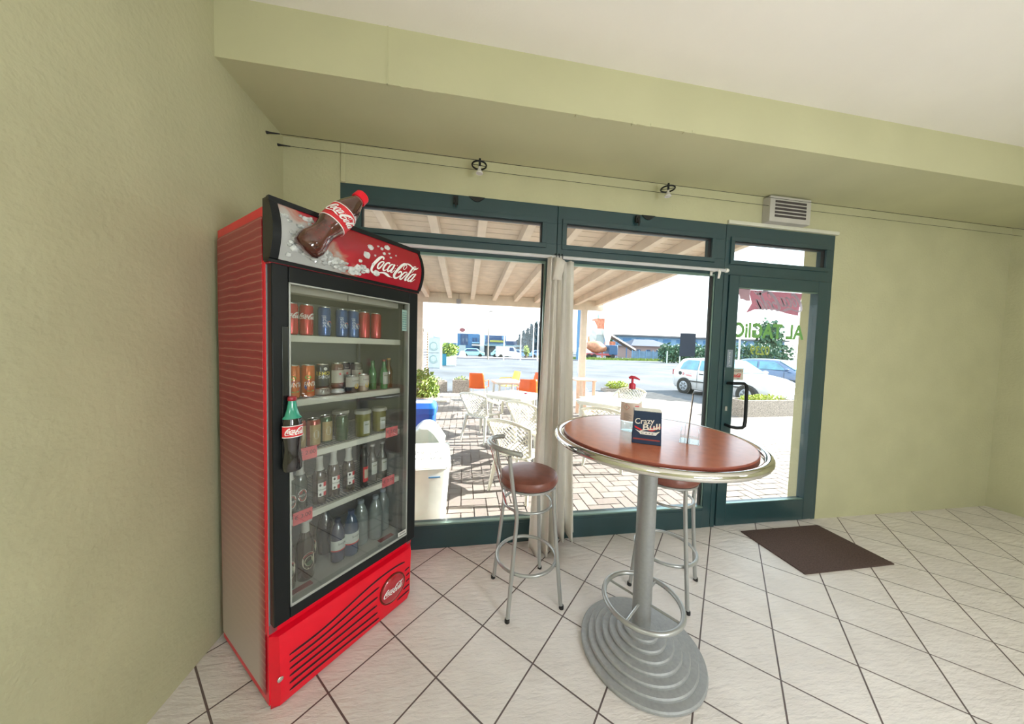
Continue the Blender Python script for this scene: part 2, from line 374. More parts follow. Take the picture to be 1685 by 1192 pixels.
W1 = win('window_1', -.876, .70, -.70, .62, .19, 2.25, 2.384, 2.541, -.738, .577)
W2 = win('window_2', .704, 2.21, .79, 2.13, .19, 2.25, 2.382, 2.547, .775, 2.072)
W3 = win('window_3', 2.214, 3.36, 2.36, 3.2, .207, 2.148, 2.377, 2.542, 2.292, 3.26, True)
# top-light catches
for x, W in ((-.085, W1), (1.365, W2)):
    mb = MB(); mb.box(x - .018, x + .018, -.03, -.008, 2.605, 2.66); mb.tube([(x, -.03, 2.64), (x + .004, -.04, 2.60), (x + .002, -.038, 2.575)], [.012, .009, .005], 8)
    mb.build('catch', GASK, W, bevel=.003)
for x, W in ((.07, W1), (1.47, W2)):
    mb = MB(); mb.add([(x - .06 + .12 * i / 10, -.008, 2.678 - .035 * sin(pi * i / 10)) for i in range(11)] + [(x - .06 + .12 * i / 10, 0, 2.678 - .035 * sin(pi * i / 10)) for i in range(11)],
           [tuple(range(10, -1, -1)), tuple(range(11, 22))] + [(i, i + 1, 12 + i, 11 + i) for i in range(10)])
    mb.build('stay_plate', GASK, W)
# door leaf
dr = bpy.data.objects.new('door_1', None); COL.objects.link(dr); dr['kind'] = 'structure'
mb = MB(); X0, X1 = 2.262, 3.312
mb.box(X0, 2.36, -.012, .055, .012, 2.25); mb.box(3.2, X1, -.012, .055, .012, 2.25); mb.box(2.36, 3.2, -.012, .055, .012, .207); mb.box(2.36, 3.2, -.012, .055, 2.148, 2.25)
mb.build('door_frame', GREEN, dr, bevel=.003)
MB().box(2.36, 3.2, .018, .026, .207, 2.148).build('door_pane', PANE, dr, smooth=False)
b = MB(); b.box(2.36, 3.2, -.008, .018, .199, .212); b.box(2.36, 3.2, -.008, .018, 2.140, 2.148); b.build('glazing_bead', BEAD, dr, bevel=.001)
mb = MB()
mb.tube([(2.30, -.012, 1.305), (2.30, -.07, 1.31), (2.34, -.085, 1.312), (2.385, -.085, 1.312), (2.412, -.085, 1.295), (2.42, -.085, 1.26), (2.424, -.085, .985), (2.418, -.085, .94), (2.395, -.085, .925), (2.34, -.085, .925), (2.30, -.07, .93), (2.30, -.012, .935)], .0135, 12)
mb.build('door_handle', BLACKP, dr)
MB().box(2.285, 2.305, -.02, -.012, 1.06, 1.10).build('lock_cylinder', STEEL, dr, bevel=.002)
# stickers and lettering on the glass
mb = MB(); mb.box(1.843, 1.993, .026, .029, 1.531, 1.732)
tag(mb.build('glass_poster', mat('slate_paper', (.05, .075, .13), .6), smooth=False), 'dark slate rectangular sheet stuck on the right window pane', 'sticker')
mb = MB(); mb.box(2.278, 2.332, -.0145, -.0125, 1.445, 1.60)
for i in range(9): mb.box(2.296, 2.299 + .012 * ((i * 7) % 3) / 3, -.0152, -.0145, 1.475 + i * .012, 1.480 + i * .012, 1)
mb.ring((2.305, -.0148, 1.462), .008, .0012, 12, 4, 1)
tag(mb.build('frame_sticker', [mat('grey_sticker', (.20, .25, .30), .5), WHT], smooth=False), 'narrow grey upright sticker on the green door stile above the handle', 'sticker')
mb = MB(); mb.box(2.345, 2.481, .012, .016, 1.333, 1.437)
f = plane((2.412, .0112, 1.412), (1, 0, 0), (0, 0, 1)); put_text(mb, 'FINGERS', .032, f, 1, .004, .115)
put_script(mb, .105, plane((2.408, .0112, 1.372), (1, 0, 0), (0, 0, 1)), 2, fat=1.4)
put_text(mb, 'light', .018, plane((2.43, .0112, 1.345), (1, 0, 0), (0, 0, 1)), 1)
tag(mb.build('door_sticker', [mat('silver_sticker', (.50, .47, .40), .5), BLK, REDL], smooth=False), 'small pale sticker reading FINGERS above the door handle, with red script', 'sticker')
GRL = fabric('green_lettering', (.16, .34, .10), .5)
mb = MB(); vs, fs = text_geo('AL TAGliO', .17, .035)
xs = [v[0] for v in vs]; mx_ = max(xs)
f = lambda x, y: Vector((2.335 + (mx_ - x) * .95, .012, 1.772 + y * 1.05)); mb.add([f(x, y) for x, y in vs], fs)
tag(mb.build('window_lettering', GRL, smooth=False), 'green mirrored lettering on the door glass, taglio read from outside', 'lettering')
mb = MB(); vs, fs = text_geo('0239', .11, .025); mx_ = max(v[0] for v in vs)
f = lambda x, y: Vector((2.535 + (mx_ - x) * .95, .012, 1.597 + y)); mb.add([f(x, y) for x, y in vs], fs)
tag(mb.build('window_lettering', fabric('olive_lettering', (.28, .34, .08), .5), smooth=False), 'smaller olive mirrored digits on the door glass under the green lettering', 'lettering')
mb = MB()
f = plane((0, .010, 0), (1, 0, 0), (0, 0, 1))
mb.add([f(*p) for p in ((2.50, 2.135), (3.05, 2.135), (3.02, 1.93), (2.90, 1.945), (2.78, 1.97), (2.66, 1.975), (2.55, 1.965), (2.465, 1.93), (2.52, 2.02), (2.49, 2.10))], [tuple(range(9, -1, -1))])
mb.add([f(*p) for p in ((2.36, 2.14), (2.50, 2.14), (2.49, 2.10), (2.505, 2.04), (2.46, 2.038), (2.43, 2.05), (2.40, 2.05), (2.385, 2.09), (2.36, 2.08))], [tuple(range(8, -1, -1))], 2)
vs2 = []
f2 = lambda x, y: Vector((2.79 - x, .0095, 2.05 + y)); put_script(mb, .52, f2, 1, fat=1.2)
tag(mb.build('pennant_decal', [fabric('red_film', (.48, .20, .26), .5), fabric('white_film', (.55, .52, .60), .5), fabric('pink_film', (.45, .30, .34), .5)], smooth=False), 'see-through red pennant decal with mirrored script at the top of the door glass', 'sticker')

# wall box right of the door frame top
t = thing('wall_box', (2.555, 0, 2.712), 0, 'pale box fixed to the wall above the door', 'wall box')
MB().box(0, .42, -.07, 0, 0, .215).build('housing', mat('pale_grey_box', (.50, .48, .44), .6), t, bevel=.004)
mb = MB(); [mb.box(.05, .37, -.073, -.068, .04 + i * .03, .058 + i * .03) for i in range(5)]; mb.build('grille', mat('dark_slot', (.06, .05, .05), .7), t)

# curtain rail and curtain
t = thing('curtain_rail', (0, -.06, 2.262), 0, 'long white curtain rail along the top of the big windows', 'curtain rail')
mb = MB(); mb.lathe([(.013, -1.40), (.013, 1.40)], 14, T=Matrix.Translation((.77, 0, .004)) @ Matrix.Rotation(R(90), 4, 'Y'), sx=1.0, sy=.7); mb.build('rail', mat('rail_white', (.55, .55, .56), .4), t)
mb = MB(); mb.lathe([(.016, 0), (.018, .008), (.016, .022), (.010, .028)], 14, T=Matrix.Translation((2.165, 0, .004)) @ Matrix.Rotation(R(90), 4, 'Y')); mb.build('end_cap', WHP, t)
for x in (-.5, .66, 2.08):
    mb = MB(); mb.box(x - .008, x + .008, -.002, .06, -.006, .008); mb.box(x - .01, x + .01, .05, .06, -.03, .02); mb.build('bracket', WHP, t, bevel=.002)
mb = MB(); mb.tube([(2.09, -.012, .0), (2.092, -.02, -.02), (2.09, -.014, -.07)], [.006, .01, .008], 8); mb.build('draw_weight', WHP, t)
mb = MB()
for x in (.675, .70, .725): mb.ring((x, 0, .004), .001, .001, 4, 4); mb.tube([(x, -.024 * cos(a) * 1, .004 + .024 * sin(a)) for a in [2 * pi * k / 12 for k in range(12)]], .0035, 6, True)
mb.build('curtain_ring', BLACKP, t)
CURT = fabric('curtain_voile', (.90, .87, .82), .55)
def curtain(name, x0t, x1t, x0b, x1b, z0, z1, yt, yb, folds, ph, label, seed):
    rn = random.Random(seed); mb = MB(); N = folds * 10; K = 40; vs = []
    for j in range(K + 1):
        t_ = j / K; z = z1 + (z0 - z1) * t_; e = t_ ** 1.3
        xa = x0t + (x0b - x0t) * e; xb = x1t + (x1b - x1t) * e; y0 = yt + (yb - yt) * e
        for i in range(N + 1):
            s_ = i / N; a = 2 * pi * folds * s_ + ph + .7 * sin(3.1 * t_ + s_ * 5)
            amp = (.018 + .026 * e) * (1 + .35 * sin(7 * s_ + 3 * t_))
            vs.append((xa + (xb - xa) * (s_ + .016 * sin(a * 1.0 + 1.2)), y0 + amp * sin(a) + .008 * sin(a * 2.3 + 6 * t_), z + .012 * sin(a) * t_ + (.01 * sin(4 * pi * s_) if j == K else 0)))
    mb.add(vs, [(j * (N + 1) + i, j * (N + 1) + i + 1, (j + 1) * (N + 1) + i + 1, (j + 1) * (N + 1) + i) for j in range(K) for i in range(N)])
    o = mb.build(name, CURT); so = o.modifiers.new('thick', 'SOLIDIFY'); so.thickness = .002
    return tag(o, label, 'curtain', 'gathered curtains')
curtain('curtain', .605, .71, .50, .735, .015, 2.25, -.095, -.165, 3, 0, 'off-white voile curtain bunched at the mullion, left fall reaching the floor', 1)
curtain('curtain', .71, .825, .745, .915, .055, 2.24, -.058, -.070, 2, 1.4, 'off-white voile curtain bunched at the mullion, right fall ending just above the floor', 2)
mb = MB(); nn = 8   # the folded-over flap at the top
mb.add([(.665 + .065 * i / nn - .03 * j / nn, -.128 - .012 * sin(pi * i / nn), 2.245 - .17 * j / nn - .03 * (i / nn) * (1 - j / nn)) for j in range(nn + 1) for i in range(nn + 1) ], [(j * (nn + 1) + i, j * (nn + 1) + i + 1, (j + 1) * (nn + 1) + i + 1, (j + 1) * (nn + 1) + i) for j in range(nn) for i in range(nn)])
o = mb.build('curtain_heading', CURT); so = o.modifiers.new('thick', 'SOLIDIFY'); so.thickness = .004
o.parent = bpy.data.objects['curtain']

# ceiling wires with two spot lamps
for y, lab in ((-.17, 'thin black low-voltage wire near the beam edge, front one of two'), (-.055, 'thin black low-voltage wire close to the wall, rear one of two')):
    t = thing('lamp_wire', (0, y, 2.85), 0, lab, 'wire', 'low-voltage lamp wires under the beam')
    MB().tube([(XL, 0, 0), (.4, 0, -.006), (2.0, 0, -.006), (XR, 0, 0)], .0018, 6).build('cable', BLK, t)
    MB().tube([(XL, 0, 0), (XL + .02, 0, 0), (XL + .075, 0, 0)], [.009, .006, .003], 8).build('wall_anchor', BLK, t)
def spot(x, rz, lab):
    t = thing('spot_lamp', (x, -.112, 2.85), rz, lab, 'lamp', 'spot lamps on the wires')
    mb = MB(); mb.ring((0, 0, -.004), .05, .006, 28, 8); mb.build('ring', BLACKP, t)
    MB().tube([(-.05, 0, -.004), (.05, 0, -.004)], .0025, 6).build('cross_bar', BLACKP, t)
    MB().cbox((0, -.02, 0), (.014, .03, .05)).build('lamp_holder', BLACKP, t, bevel=.002)
    mb = MB(); mb.lathe([(.006, -.020), (.009, -.035), (.014, -.05), (.024, -.066), (.0245, -.070)], 20, (0, -.02, 0)); mb.build('bulb', mat('bulb_glass', (.62, .60, .56), .2, coat=.5), t)
    MB().lathe([(.0235, -.0702), (.0205, -.0712), (.0, -.0705)], 20, (0, -.02, 0)).build('bulb_face', mat('bulb_face', (.8, .78, .75), .3), t)
    MB().ring((0, -.02, -.0705), .0235, .002, 20, 6).build('bulb_rim', WHT, t)
    return t
spot(.078, .1, 'small spot lamp in a black ring, hanging from the wires near the middle')
spot(1.555, -.5, 'small spot lamp in a black ring, the one nearer the door')

# lanterns added as fill light, out of view behind the camera
LZ = lambda x: {-.45: 1.98, 1.75: 1.45, 4.0: 2.2}[x]
for lx, ly, lab in ((-.45, -3.3, 'added white fill lantern behind the camera, left'), (1.75, -3.3, 'added white fill lantern behind the camera, lowest and brightest'), (4.0, -3.3, 'added white fill lantern behind the camera, right')):
    t = thing('fill_lantern', (lx, ly, LZ(lx)), 0, lab, 'fill lamp', 'added fill lanterns behind the camera')
    MB().tube([(0, 0, .24), (0, 0, ZC - LZ(lx))], .006, 8).build('cord', BLK, t)
    MB().lathe([(.05, -.25), (.15, -.22), (.23, -.12), (.26, 0), (.23, .12), (.15, .22), (.05, .25)], 32).build('fill_lantern_shade', mat('fill_paper' if lx != 1.75 else 'fill_paper_bright', (.94, .97, 1), .8, emit=FILL_LANTERN * (2.6 if lx == 1.75 else .6)), t)

# ================================================================== FRIDGE
FR = Vector((-.781, -.963, 0)); FA = atan2(.757, .653); UX = Vector((cos(FA), sin(FA), 0)); IN = Vector((-sin(FA), cos(FA), 0))
def F(u, d, z): return FR + UX * u + IN * d + Vector((0, 0, z))
WF, DF, HF = .725, .555, 2.09
fr = thing('drinks_fridge', FR, FA, 'tall red display fridge with black glass door full of cans and bottles', 'fridge')
INT = mat('fridge_liner', (.22, .24, .25), .5, var=.03)
mb = MB()
mb.box(0, .03, .0, DF, .33, 1.89, 1); mb.box(WF - .03, WF, .0, DF, .33, 1.89, 1); mb.box(.03, WF - .03, DF - .03, DF, .33, 1.89, 1)
mb.box(0, WF, 0.0, DF, .02, .37); mb.box(0, WF, 0.02, DF, 1.86, HF)
mb.box(-.003, 0, .0, DF, .33, 1.89, 0); mb.box(WF, WF + .003, 0, DF, .33, 1.89, 0)
mb.build('cabinet', [REDP, INT], fr, smooth=False)
# printed side sticker: close red/white hatching
def side_mat():
    m = bpy.data.materials.new('side_print'); m.use_nodes = True; nt = m.node_tree; b = nt.nodes['Principled BSDF']
    tc = nt.nodes.new('ShaderNodeTexCoord'); wv = nt.nodes.new('ShaderNodeTexWave'); wv.bands_direction = 'Z'; wv.inputs['Scale'].default_value = 9; wv.inputs['Distortion'].default_value = 1.2; wv.inputs['Detail'].default_value = 2
    nt.links.new(tc.outputs['Object'], wv.inputs['Vector'])
    sp = nt.nodes.new('ShaderNodeSeparateXYZ'); nt.links.new(tc.outputs['Object'], sp.inputs[0])
    rz = nt.nodes.new('ShaderNodeMapRange'); rz.inputs['From Min'].default_value = .1; rz.inputs['From Max'].default_value = 1.15; rz.inputs['To Min'].default_value = 1; rz.inputs['To Max'].default_value = 0
    nt.links.new(sp.outputs['Z'], rz.inputs['Value'])
    ry = nt.nodes.new('ShaderNodeMapRange'); ry.inputs['From Min'].default_value = .03; ry.inputs['From Max'].default_value = .09; nt.links.new(sp.outputs['Y'], ry.inputs['Value'])
    mu = nt.nodes.new('ShaderNodeMath'); mu.operation = 'MULTIPLY'; nt.links.new(rz.outputs[0], mu.inputs[0]); nt.links.new(ry.outputs[0], mu.inputs[1])
    r1 = nt.nodes.new('ShaderNodeValToRGB'); r1.color_ramp.elements[0].position = .0; r1.color_ramp.elements[0].color = (.30, .015, .03, 1); r1.color_ramp.elements[1].position = .93; r1.color_ramp.elements[1].color = (.36, .03, .04, 1)
    e_ = r1.color_ramp.elements.new(.985); e_.color = (.42, .16, .13, 1); nt.links.new(wv.outputs['Fac'], r1.inputs[0])
    mx = nt.nodes.new('ShaderNodeMix'); mx.data_type = 'RGBA'; mx.inputs['B'].default_value = (.50, .42, .38, 1)
    nt.links.new(mu.outputs[0], mx.inputs['Factor']); nt.links.new(r1.outputs[0], mx.inputs['A']); nt.links.new(mx.outputs['Result'], b.inputs['Base Color'])
    b.inputs['Roughness'].default_value = .35
    return m
MB().box(-.005, -.003, .022, DF - .01, .06, 2.05).build('side_print', side_mat(), fr, smooth=False)
# inner posts, light diffusers, back wall ribs
mb = MB(); mb.box(.05, .36, .06, .12, 1.775, 1.825); mb.box(.365, .665, .06, .12, 1.775, 1.825); mb.build('light_diffuser', mat('diffuser_grey', (.55, .52, .47), .5), fr, bevel=.004)
mb = MB(); mb.box(.05, .665, .12, DF - .04, 1.79, 1.83); mb.build('top_duct', mat('duct_grey', (.16, .17, .17), .5), fr)
mb = MB()
for x in (.035, WF - .05): mb.box(x, x + .014, .05, .07, .4, 1.83); mb.box(x, x + .014, DF - .07, DF - .05, .4, 1.83)
mb.build('shelf_upright', mat('upright_grey', (.30, .32, .33), .35, .5), fr)
SH = mat('shelf_white', (.62, .62, .56), .4)
TAGZ = []
for i, (z, name) in enumerate(((1.585, 'a'), (1.295, 'b'), (1.045, 'c'), (.755, 'd'))):
    mb = MB(); mb.box(.035, WF - .035, .052, .060, z - .026, z + .003); mb.box(.035, WF - .035, .06, .07, z - .004, z + .004); mb.box(.035, WF - .035, DF - .06, DF - .05, z - .006, z + .0)
    x = .045
    while x < WF - .045: mb.tube([(x, .06, z - .002), (x, DF - .05, z - .002)], .0018, 5); x += .0165
    s_ = mb.build('shelf', SH, fr)
    for (u_, tx) in {2: ((.17, '€ 2.00'), (.62, '€ 2.00')), 3: ((.15, '€ 3.00'), (.60, '€ 3.00'))}.get(i, ()):
        mb = MB(); mb.box(u_ - .04, u_ + .04, .049, .0515, z - .03, z + .028); put_text(mb, tx, .026, plane((u_, .0485, z + .002), (1, 0, 0), (0, 0, 1)), 1)
        mb.build('price_card', [PINK, BLK], s_, smooth=False)
mb = MB(); mb.box(.03, WF - .03, .03, DF - .03, .37, .40); fl_ = mb.build('bottom_tray', mat('tray_grey', (.55, .57, .55), .4), fr)
for u_ in (.15, .60):
    mb = MB(); mb.box(u_ - .045, u_ + .045, .055, .085, .4005, .403); mb.build('price_card', mat('dark_red_card', (.30, .03, .04), .6), fl_, smooth=False)
# door: black frame, pane, silver inner bead, bottle shaped handle
door = MB()
DX0, DX1, DZ0, DZ1 = .004, .722, .378, 1.865
GX0, GX1, GZ0, GZ1 = .062, .662, .428, 1.80
for a, b, c, d in ((DX0, GX0, DZ0, DZ1), (GX1, DX1, DZ0, DZ1), (GX0, GX1, DZ0, GZ0), (GX0, GX1, GZ1, DZ1)): door.box(a, b, -.042, -.004, c, d)
dm = door.build('door', BLACKP, fr, bevel=.004)
b = MB()
for a, bb, c, d in ((GX0, GX0 + .006, GZ0, GZ1), (GX1 - .006, GX1, GZ0, GZ1), (GX0, GX1, GZ0, GZ0 + .012), (GX0, GX1, GZ1 - .006, GZ1)): b.box(a, bb, -.043, -.008, c, d)
b.build('inner_bead', mat('pale_bead', (.42, .44, .42), .3, .4), dm)
FGL = glass('fridge_glass', (.93, .95, .94), 1.85)
MB().box(GX0 + .006, GX1 - .006, -.036, -.03, GZ0 + .012, GZ1 - .006).build('glass', FGL, dm, smooth=False)
mb = MB(); mb.tube([(.05, -.056, DZ0 + .12), (.05, -.056, DZ1 - .1)], .006, 8)
mb2 = MB(); mb2.box(.036, .060, -.046, -.042, 1.08, 1.62); mb2.build('pull_rail', mat('dark_metal', (.06, .065, .07), .2, .9), dm, bevel=.002)
mb = MB(); mb.box(.60, .655, -.044, -.0425, .445, .468); mb.box(.608, .648, -.0446, -.044, .452, .462, 1); mb.build('maker_plate', [mat('plate_silver', (.6, .6, .56), .4), mat('plate_ink', (.25, .25, .24), .5)], dm, smooth=False)
mb = MB(); mb.box(.622, .654, -.029, -.0285, 1.64, 1.76); [mb.box(.625, .651, -.0292, -.029, 1.65 + i * .013, 1.655 + i * .013, 1) for i in range(8)]
mb.build('info_label', [mat('label_teal', (.42, .60, .58), .5), mat('label_ink', (.12, .3, .32), .5)], dm, smooth=False)
# bottle handle
def bottle_prof(kind):
    return {'contour': [(0, 0), (.030, 0), (.034, .006), (.035, .03), (.032, .055), (.029, .085), (.031, .11), (.035, .135), (.036, .165), (.033, .19), (.026, .215), (.018, .24), (.0145, .262), (.0135, .278)],
            'beer': [(0, 0), (.029, 0), (.0305, .004), (.0305, .125), (.029, .14), (.020, .165), (.0145, .18), (.0135, .215), (.0145, .222), (.0135, .228)],
            'big': [(0, 0), (.036, 0), (.038, .006), (.038, .16), (.036, .18), (.024, .21), (.0165, .235), (.0145, .285), (.0155, .292), (.0145, .3)],
            'water': [(0, 0), (.025, 0), (.032, .006), (.033, .02), (.0325, .05), (.033, .11), (.034, .13), (.030, .155), (.020, .18), (.0135, .195), (.0125, .205)],
            'jar': [(0, 0), (.030, 0), (.032, .005), (.032, .095), (.03, .105)],
            'wine': [(0, 0), (.034, 0), (.036, .006), (.036, .15), (.032, .17), (.018, .19), (.014, .21), (.0145, .235)],
            'slim': [(0, 0), (.018, 0), (.020, .004), (.020, .145), (.018, .16), (.012, .18), (.0115, .20)]}[kind]
GLD = mat('dark_cola_glass', (.008, .006, .008), .08, var=.2, coat=1.0)
hb = MB(); Tb = Matrix.Translation((.062, -.068, 1.03)) @ Matrix.Diagonal((1.0, .75, 1.06, 1))
hb.lathe(bottle_prof('contour'), 28, T=Tb)
hbo = hb.build('handle', GLD, dm)
mb = MB(); mb.lathe([(.0350, .205), (.0268, .2151), (.0190, .240), (.0152, .262), (.0142, .274)], 24, T=Tb); mb.build('neck', mat('green_neck', (.03, .30, .20), .2, coat=.6), hbo)
mb = MB(); mb.lathe([(.0148, .272), (.0165, .274), (.0162, .285), (.012, .289), (0, .289)], 24, T=Tb); mb.build('cap', REDD, hbo)
mb = MB(); patch(mb, .0370, .135, .178, -pi * .97, -pi * .03, 16, 0, Tb); patch(mb, .0372, .134, .137, -pi * .97, -pi * .03, 16, 1, Tb); patch(mb, .0372, .176, .179, -pi * .97, -pi * .03, 16, 1, Tb)
put_script(mb, .082, on_cyl(.0376, .157, -pi * .47, Tb), 1, fat=1.3); mb.build('label', [REDL, WHT], hbo)
# header box, convex front
def hdr_y(z):  # front bulge of the header
    t_ = (z - 1.882) / (2.10 - 1.882); return -.028 - .05 * sin(pi * min(1, max(0, .12 + .80 * t_))) 
hz = [1.882 + (2.10 - 1.882) * i / 14 for i in range(15)]
mb = MB(); xs_ = [.024 + (.714 - .024) * i / 24 for i in range(25)]
vs = [(x, hdr_y(z), z) for z in hz for x in xs_]; mb.add(vs, [(j * 25 + i, j * 25 + i + 1, (j + 1) * 25 + i + 1, (j + 1) * 25 + i) for j in range(14) for i in range(24)])
mb.add([(.024, hdr_y(2.10), 2.10), (.714, hdr_y(2.10), 2.10), (.714, .3, 2.112), (.024, .3, 2.112)], [(0, 1, 2, 3)])
def hdr_mat():
    m = bpy.data.materials.new('header_print'); m.use_nodes = True; nt = m.node_tree; b = nt.nodes['Principled BSDF']
    tc = nt.nodes.new('ShaderNodeTexCoord'); sp = nt.nodes.new('ShaderNodeSeparateXYZ'); nt.links.new(tc.outputs['Object'], sp.inputs[0])
    nz = nt.nodes.new('ShaderNodeTexNoise'); nz.inputs['Scale'].default_value = 14; nz.inputs['Detail'].default_value = 4; nz.inputs['Distortion'].default_value = .6; nt.links.new(tc.outputs['Object'], nz.inputs['Vector'])
    # how icy: high left, and along the lower edge up to x=.42
    a = nt.nodes.new('ShaderNodeMath'); a.operation = 'MULTIPLY_ADD'; a.inputs[1].default_value = -3.6; a.inputs[2].default_value = 1.02; nt.links.new(sp.outputs['X'], a.inputs[0])
    z_ = nt.nodes.new('ShaderNodeMapRange'); z_.inputs['From Min'].default_value = 2.08; z_.inputs['From Max'].default_value = 1.89; z_.inputs['To Min'].default_value = -.15; z_.inputs['To Max'].default_value = .62; nt.links.new(sp.outputs['Z'], z_.inputs['Value'])
    s1 = nt.nodes.new('ShaderNodeMath'); nt.links.new(a.outputs[0], s1.inputs[0]); nt.links.new(z_.outputs[0], s1.inputs[1])
    n2 = nt.nodes.new('ShaderNodeMath'); n2.operation = 'MULTIPLY_ADD'; n2.inputs[1].default_value = .9; n2.inputs[2].default_value = -.5; nt.links.new(nz.outputs['Fac'], n2.inputs[0])
    s2 = nt.nodes.new('ShaderNodeMath'); nt.links.new(s1.outputs[0], s2.inputs[0]); nt.links.new(n2.outputs[0], s2.inputs[1])
    rp = nt.nodes.new('ShaderNodeValToRGB'); C = rp.color_ramp
    C.elements[0].position = .05; C.elements[0].color = (.34, .006, .02, 1); C.elements[1].position = .85; C.elements[1].color = (.40, .41, .40, 1)
    for p_, c_ in ((.3, (.42, .012, .03, 1)), (.45, (.42, .16, .12, 1)), (.6, (.40, .34, .31, 1))): e_ = C.elements.new(p_); e_.color = c_
    nt.links.new(s2.outputs[0], rp.inputs[0]); nt.links.new(rp.outputs[0], b.inputs['Base Color'])
    b.inputs['Roughness'].default_value = .22; b.inputs['Coat Weight'].default_value = .4
    return m
hd = mb.build('header', hdr_mat(), fr)
mb = MB()
for x0_, x1_ in ((-.004, .024), (.714, .732)):
    prof = [(hdr_y(z) - .004, z) for z in hz]; poly = [(.012, 1.875)] + [(-.028, 1.875)] + prof + [(-.02, 2.115), (.012, 2.116)]
    mb.prism(poly, lambda a, b, x=x1_: (x, a, b), lambda a, b, x=x0_: (x, a, b))
mb.box(-.004, .732, -.04, .0, 1.868, 1.883); mb.box(-.004, .732, -.045, -.02, 2.098, 2.118)
mb.build('header_end_frame', BLACKP, hd, smooth=False)
MB().box(.0, .725, -.034, .0, 1.862, 1.870).build('header_base_strip', REDD, hd)
ICE = mat('ice_relief', (.60, .63, .62), .15, var=.2, vscale=40, coat=.6); ICED = mat('ice_relief_dim', (.40, .42, .41), .15, var=.3, vscale=50, coat=.6)
ri = random.Random(11); mb = MB()
for k in range(95):
    x = ri.uniform(.035, .24) if k < 68 else ri.uniform(.2, .37)
    z = ri.uniform(1.90, 2.075) if k < 68 else ri.uniform(1.895, 1.93)
    if k < 68 and x > .14 and z > 2.0 - (x - .14) : z = ri.uniform(1.9, 1.95)
    r_ = ri.uniform(.008, .019); mb.blob((x, hdr_y(z), z), r_, .008, r_ * ri.uniform(.5, .9), 9, .25, 0 if k % 2 else 1, ri)
for x, z, r_ in ((.40, 2.035, .017), (.445, 2.055, .006), (.465, 2.048, .009), (.50, 2.062, .017), (.375, 1.99, .018), (.42, 2.0, .006), (.473, 2.025, .009), (.505, 2.035, .006), (.51, 2.015, .006), (.545, 2.035, .005), (.345, 1.955, .009), (.34, 1.925, .02), (.385, 1.92, .014), (.435, 1.92, .020), (.41, 1.955, .007)):
    MB().blob((x, hdr_y(z), z), r_, .007, r_ * .85, 9, .22, 0, ri).build('ice_chip', ICE, hd)
mb.build('crushed_ice_relief', [ICE, ICED], hd)
mb = MB(); put_script(mb, .285, lambda x, y: Vector((.547 + x, hdr_y(1.962 + y) - .0035, 1.962 + y)), 0, sub=6); mb.build('script_lettering', WHT, hd)
# large bottle leaning out of the header
L0 = Vector((.088, -.115, 1.925)); L1 = Vector((.322, -.13, 2.235)); ax = (L1 - L0).normalized(); LB = (L1 - L0).length
zx = Vector((0, -1, 0)); zx = (zx - ax * zx.dot(ax)).normalized(); yx = ax.cross(zx)
TB = Matrix(((zx.x, yx.x, ax.x, L0.x), (zx.y, yx.y, ax.y, L0.y), (zx.z, yx.z, ax.z, L0.z), (0, 0, 0, 1)))
k = LB / .42
pr = [(0, 0), (.040, .002), (.056, .012), (.064, .035), (.062, .06), (.052, .095), (.048, .125), (.053, .155), (.060, .18)]
pl = [(.060, .18), (.0615, .20), (.0625, .235), (.060, .27)]
pu = [(.060, .27), (.056, .295), (.047, .325), (.037, .352), (.030, .372)]
pn = [(.028, .365), (.0275, .382)]; pc = [(.034, .380), (.035, .384), (.034, .415), (.031, .42), (0, .42)]
S_ = lambda p: [(a * .93 * k * 1.02, b_ * k) for a, b_ in p]
COLA = mat('cola_bottle_print', (.075, .018, .012), .12, var=.75, vscale=14, coat=1.0)
ob = MB().lathe(S_(pr + pu), 32, T=TB).build('display_bottle', COLA, fr)
rr = random.Random(5); mb = MB()
mb.lathe(S_(pn), 28, T=TB); mb.build('neck', mat('clear_neck', (.22, .13, .11), .1, coat=1), ob)
MB().lathe(S_(pc), 28, T=TB).build('cap', REDP, ob)
mb = MB(); mb.lathe([(a + .0015, b_) for a, b_ in S_(pl)], 36, T=TB)
mb.lathe([(a + .002, b_) for a, b_ in S_([(.0602, .180), (.0606, .184)])], 36, T=TB, m=1); mb.lathe([(a + .002, b_) for a, b_ in S_([(.0605, .266), (.0602, .270)])], 36, T=TB, m=1)
put_script(mb, .150 * k, lambda x, y: TB @ Vector(((.0665 * k) * cos(x / (.0665 * k) - .12), (.0665 * k) * sin(x / (.0665 * k) - .12), .226 * k + y)), 1, fat=1.25)
mb.build('label', [REDL, WHT], ob)
mb = MB()
for _ in range(60):
    a = rr.uniform(-.6, .6); h_ = rr.uniform(.03, .17); rad = .0585 if h_ < .08 else .050
    for p0, p1 in zip(pr, pr[1:]):
        if p0[1] <= h_ <= p1[1]: rad = p0[0] + (p1[0] - p0[0]) * (h_ - p0[1]) / (p1[1] - p0[1])
    rad = rad * .93 * k * 1.02 + .0004; s = rr.uniform(.0008, .0022)
    mb.add([TB @ Vector(((rad) * cos(a + q * s / rad), rad * sin(a + q * s / rad), h_ * k + w_ * s)) for q, w_ in ((-1, -1), (1, -1), (1, 1), (-1, 1))], [(0, 1, 2, 3)])
mb.build('fizz_bubbles', mat('bubble_red', (.20, .02, .02), .2), ob)
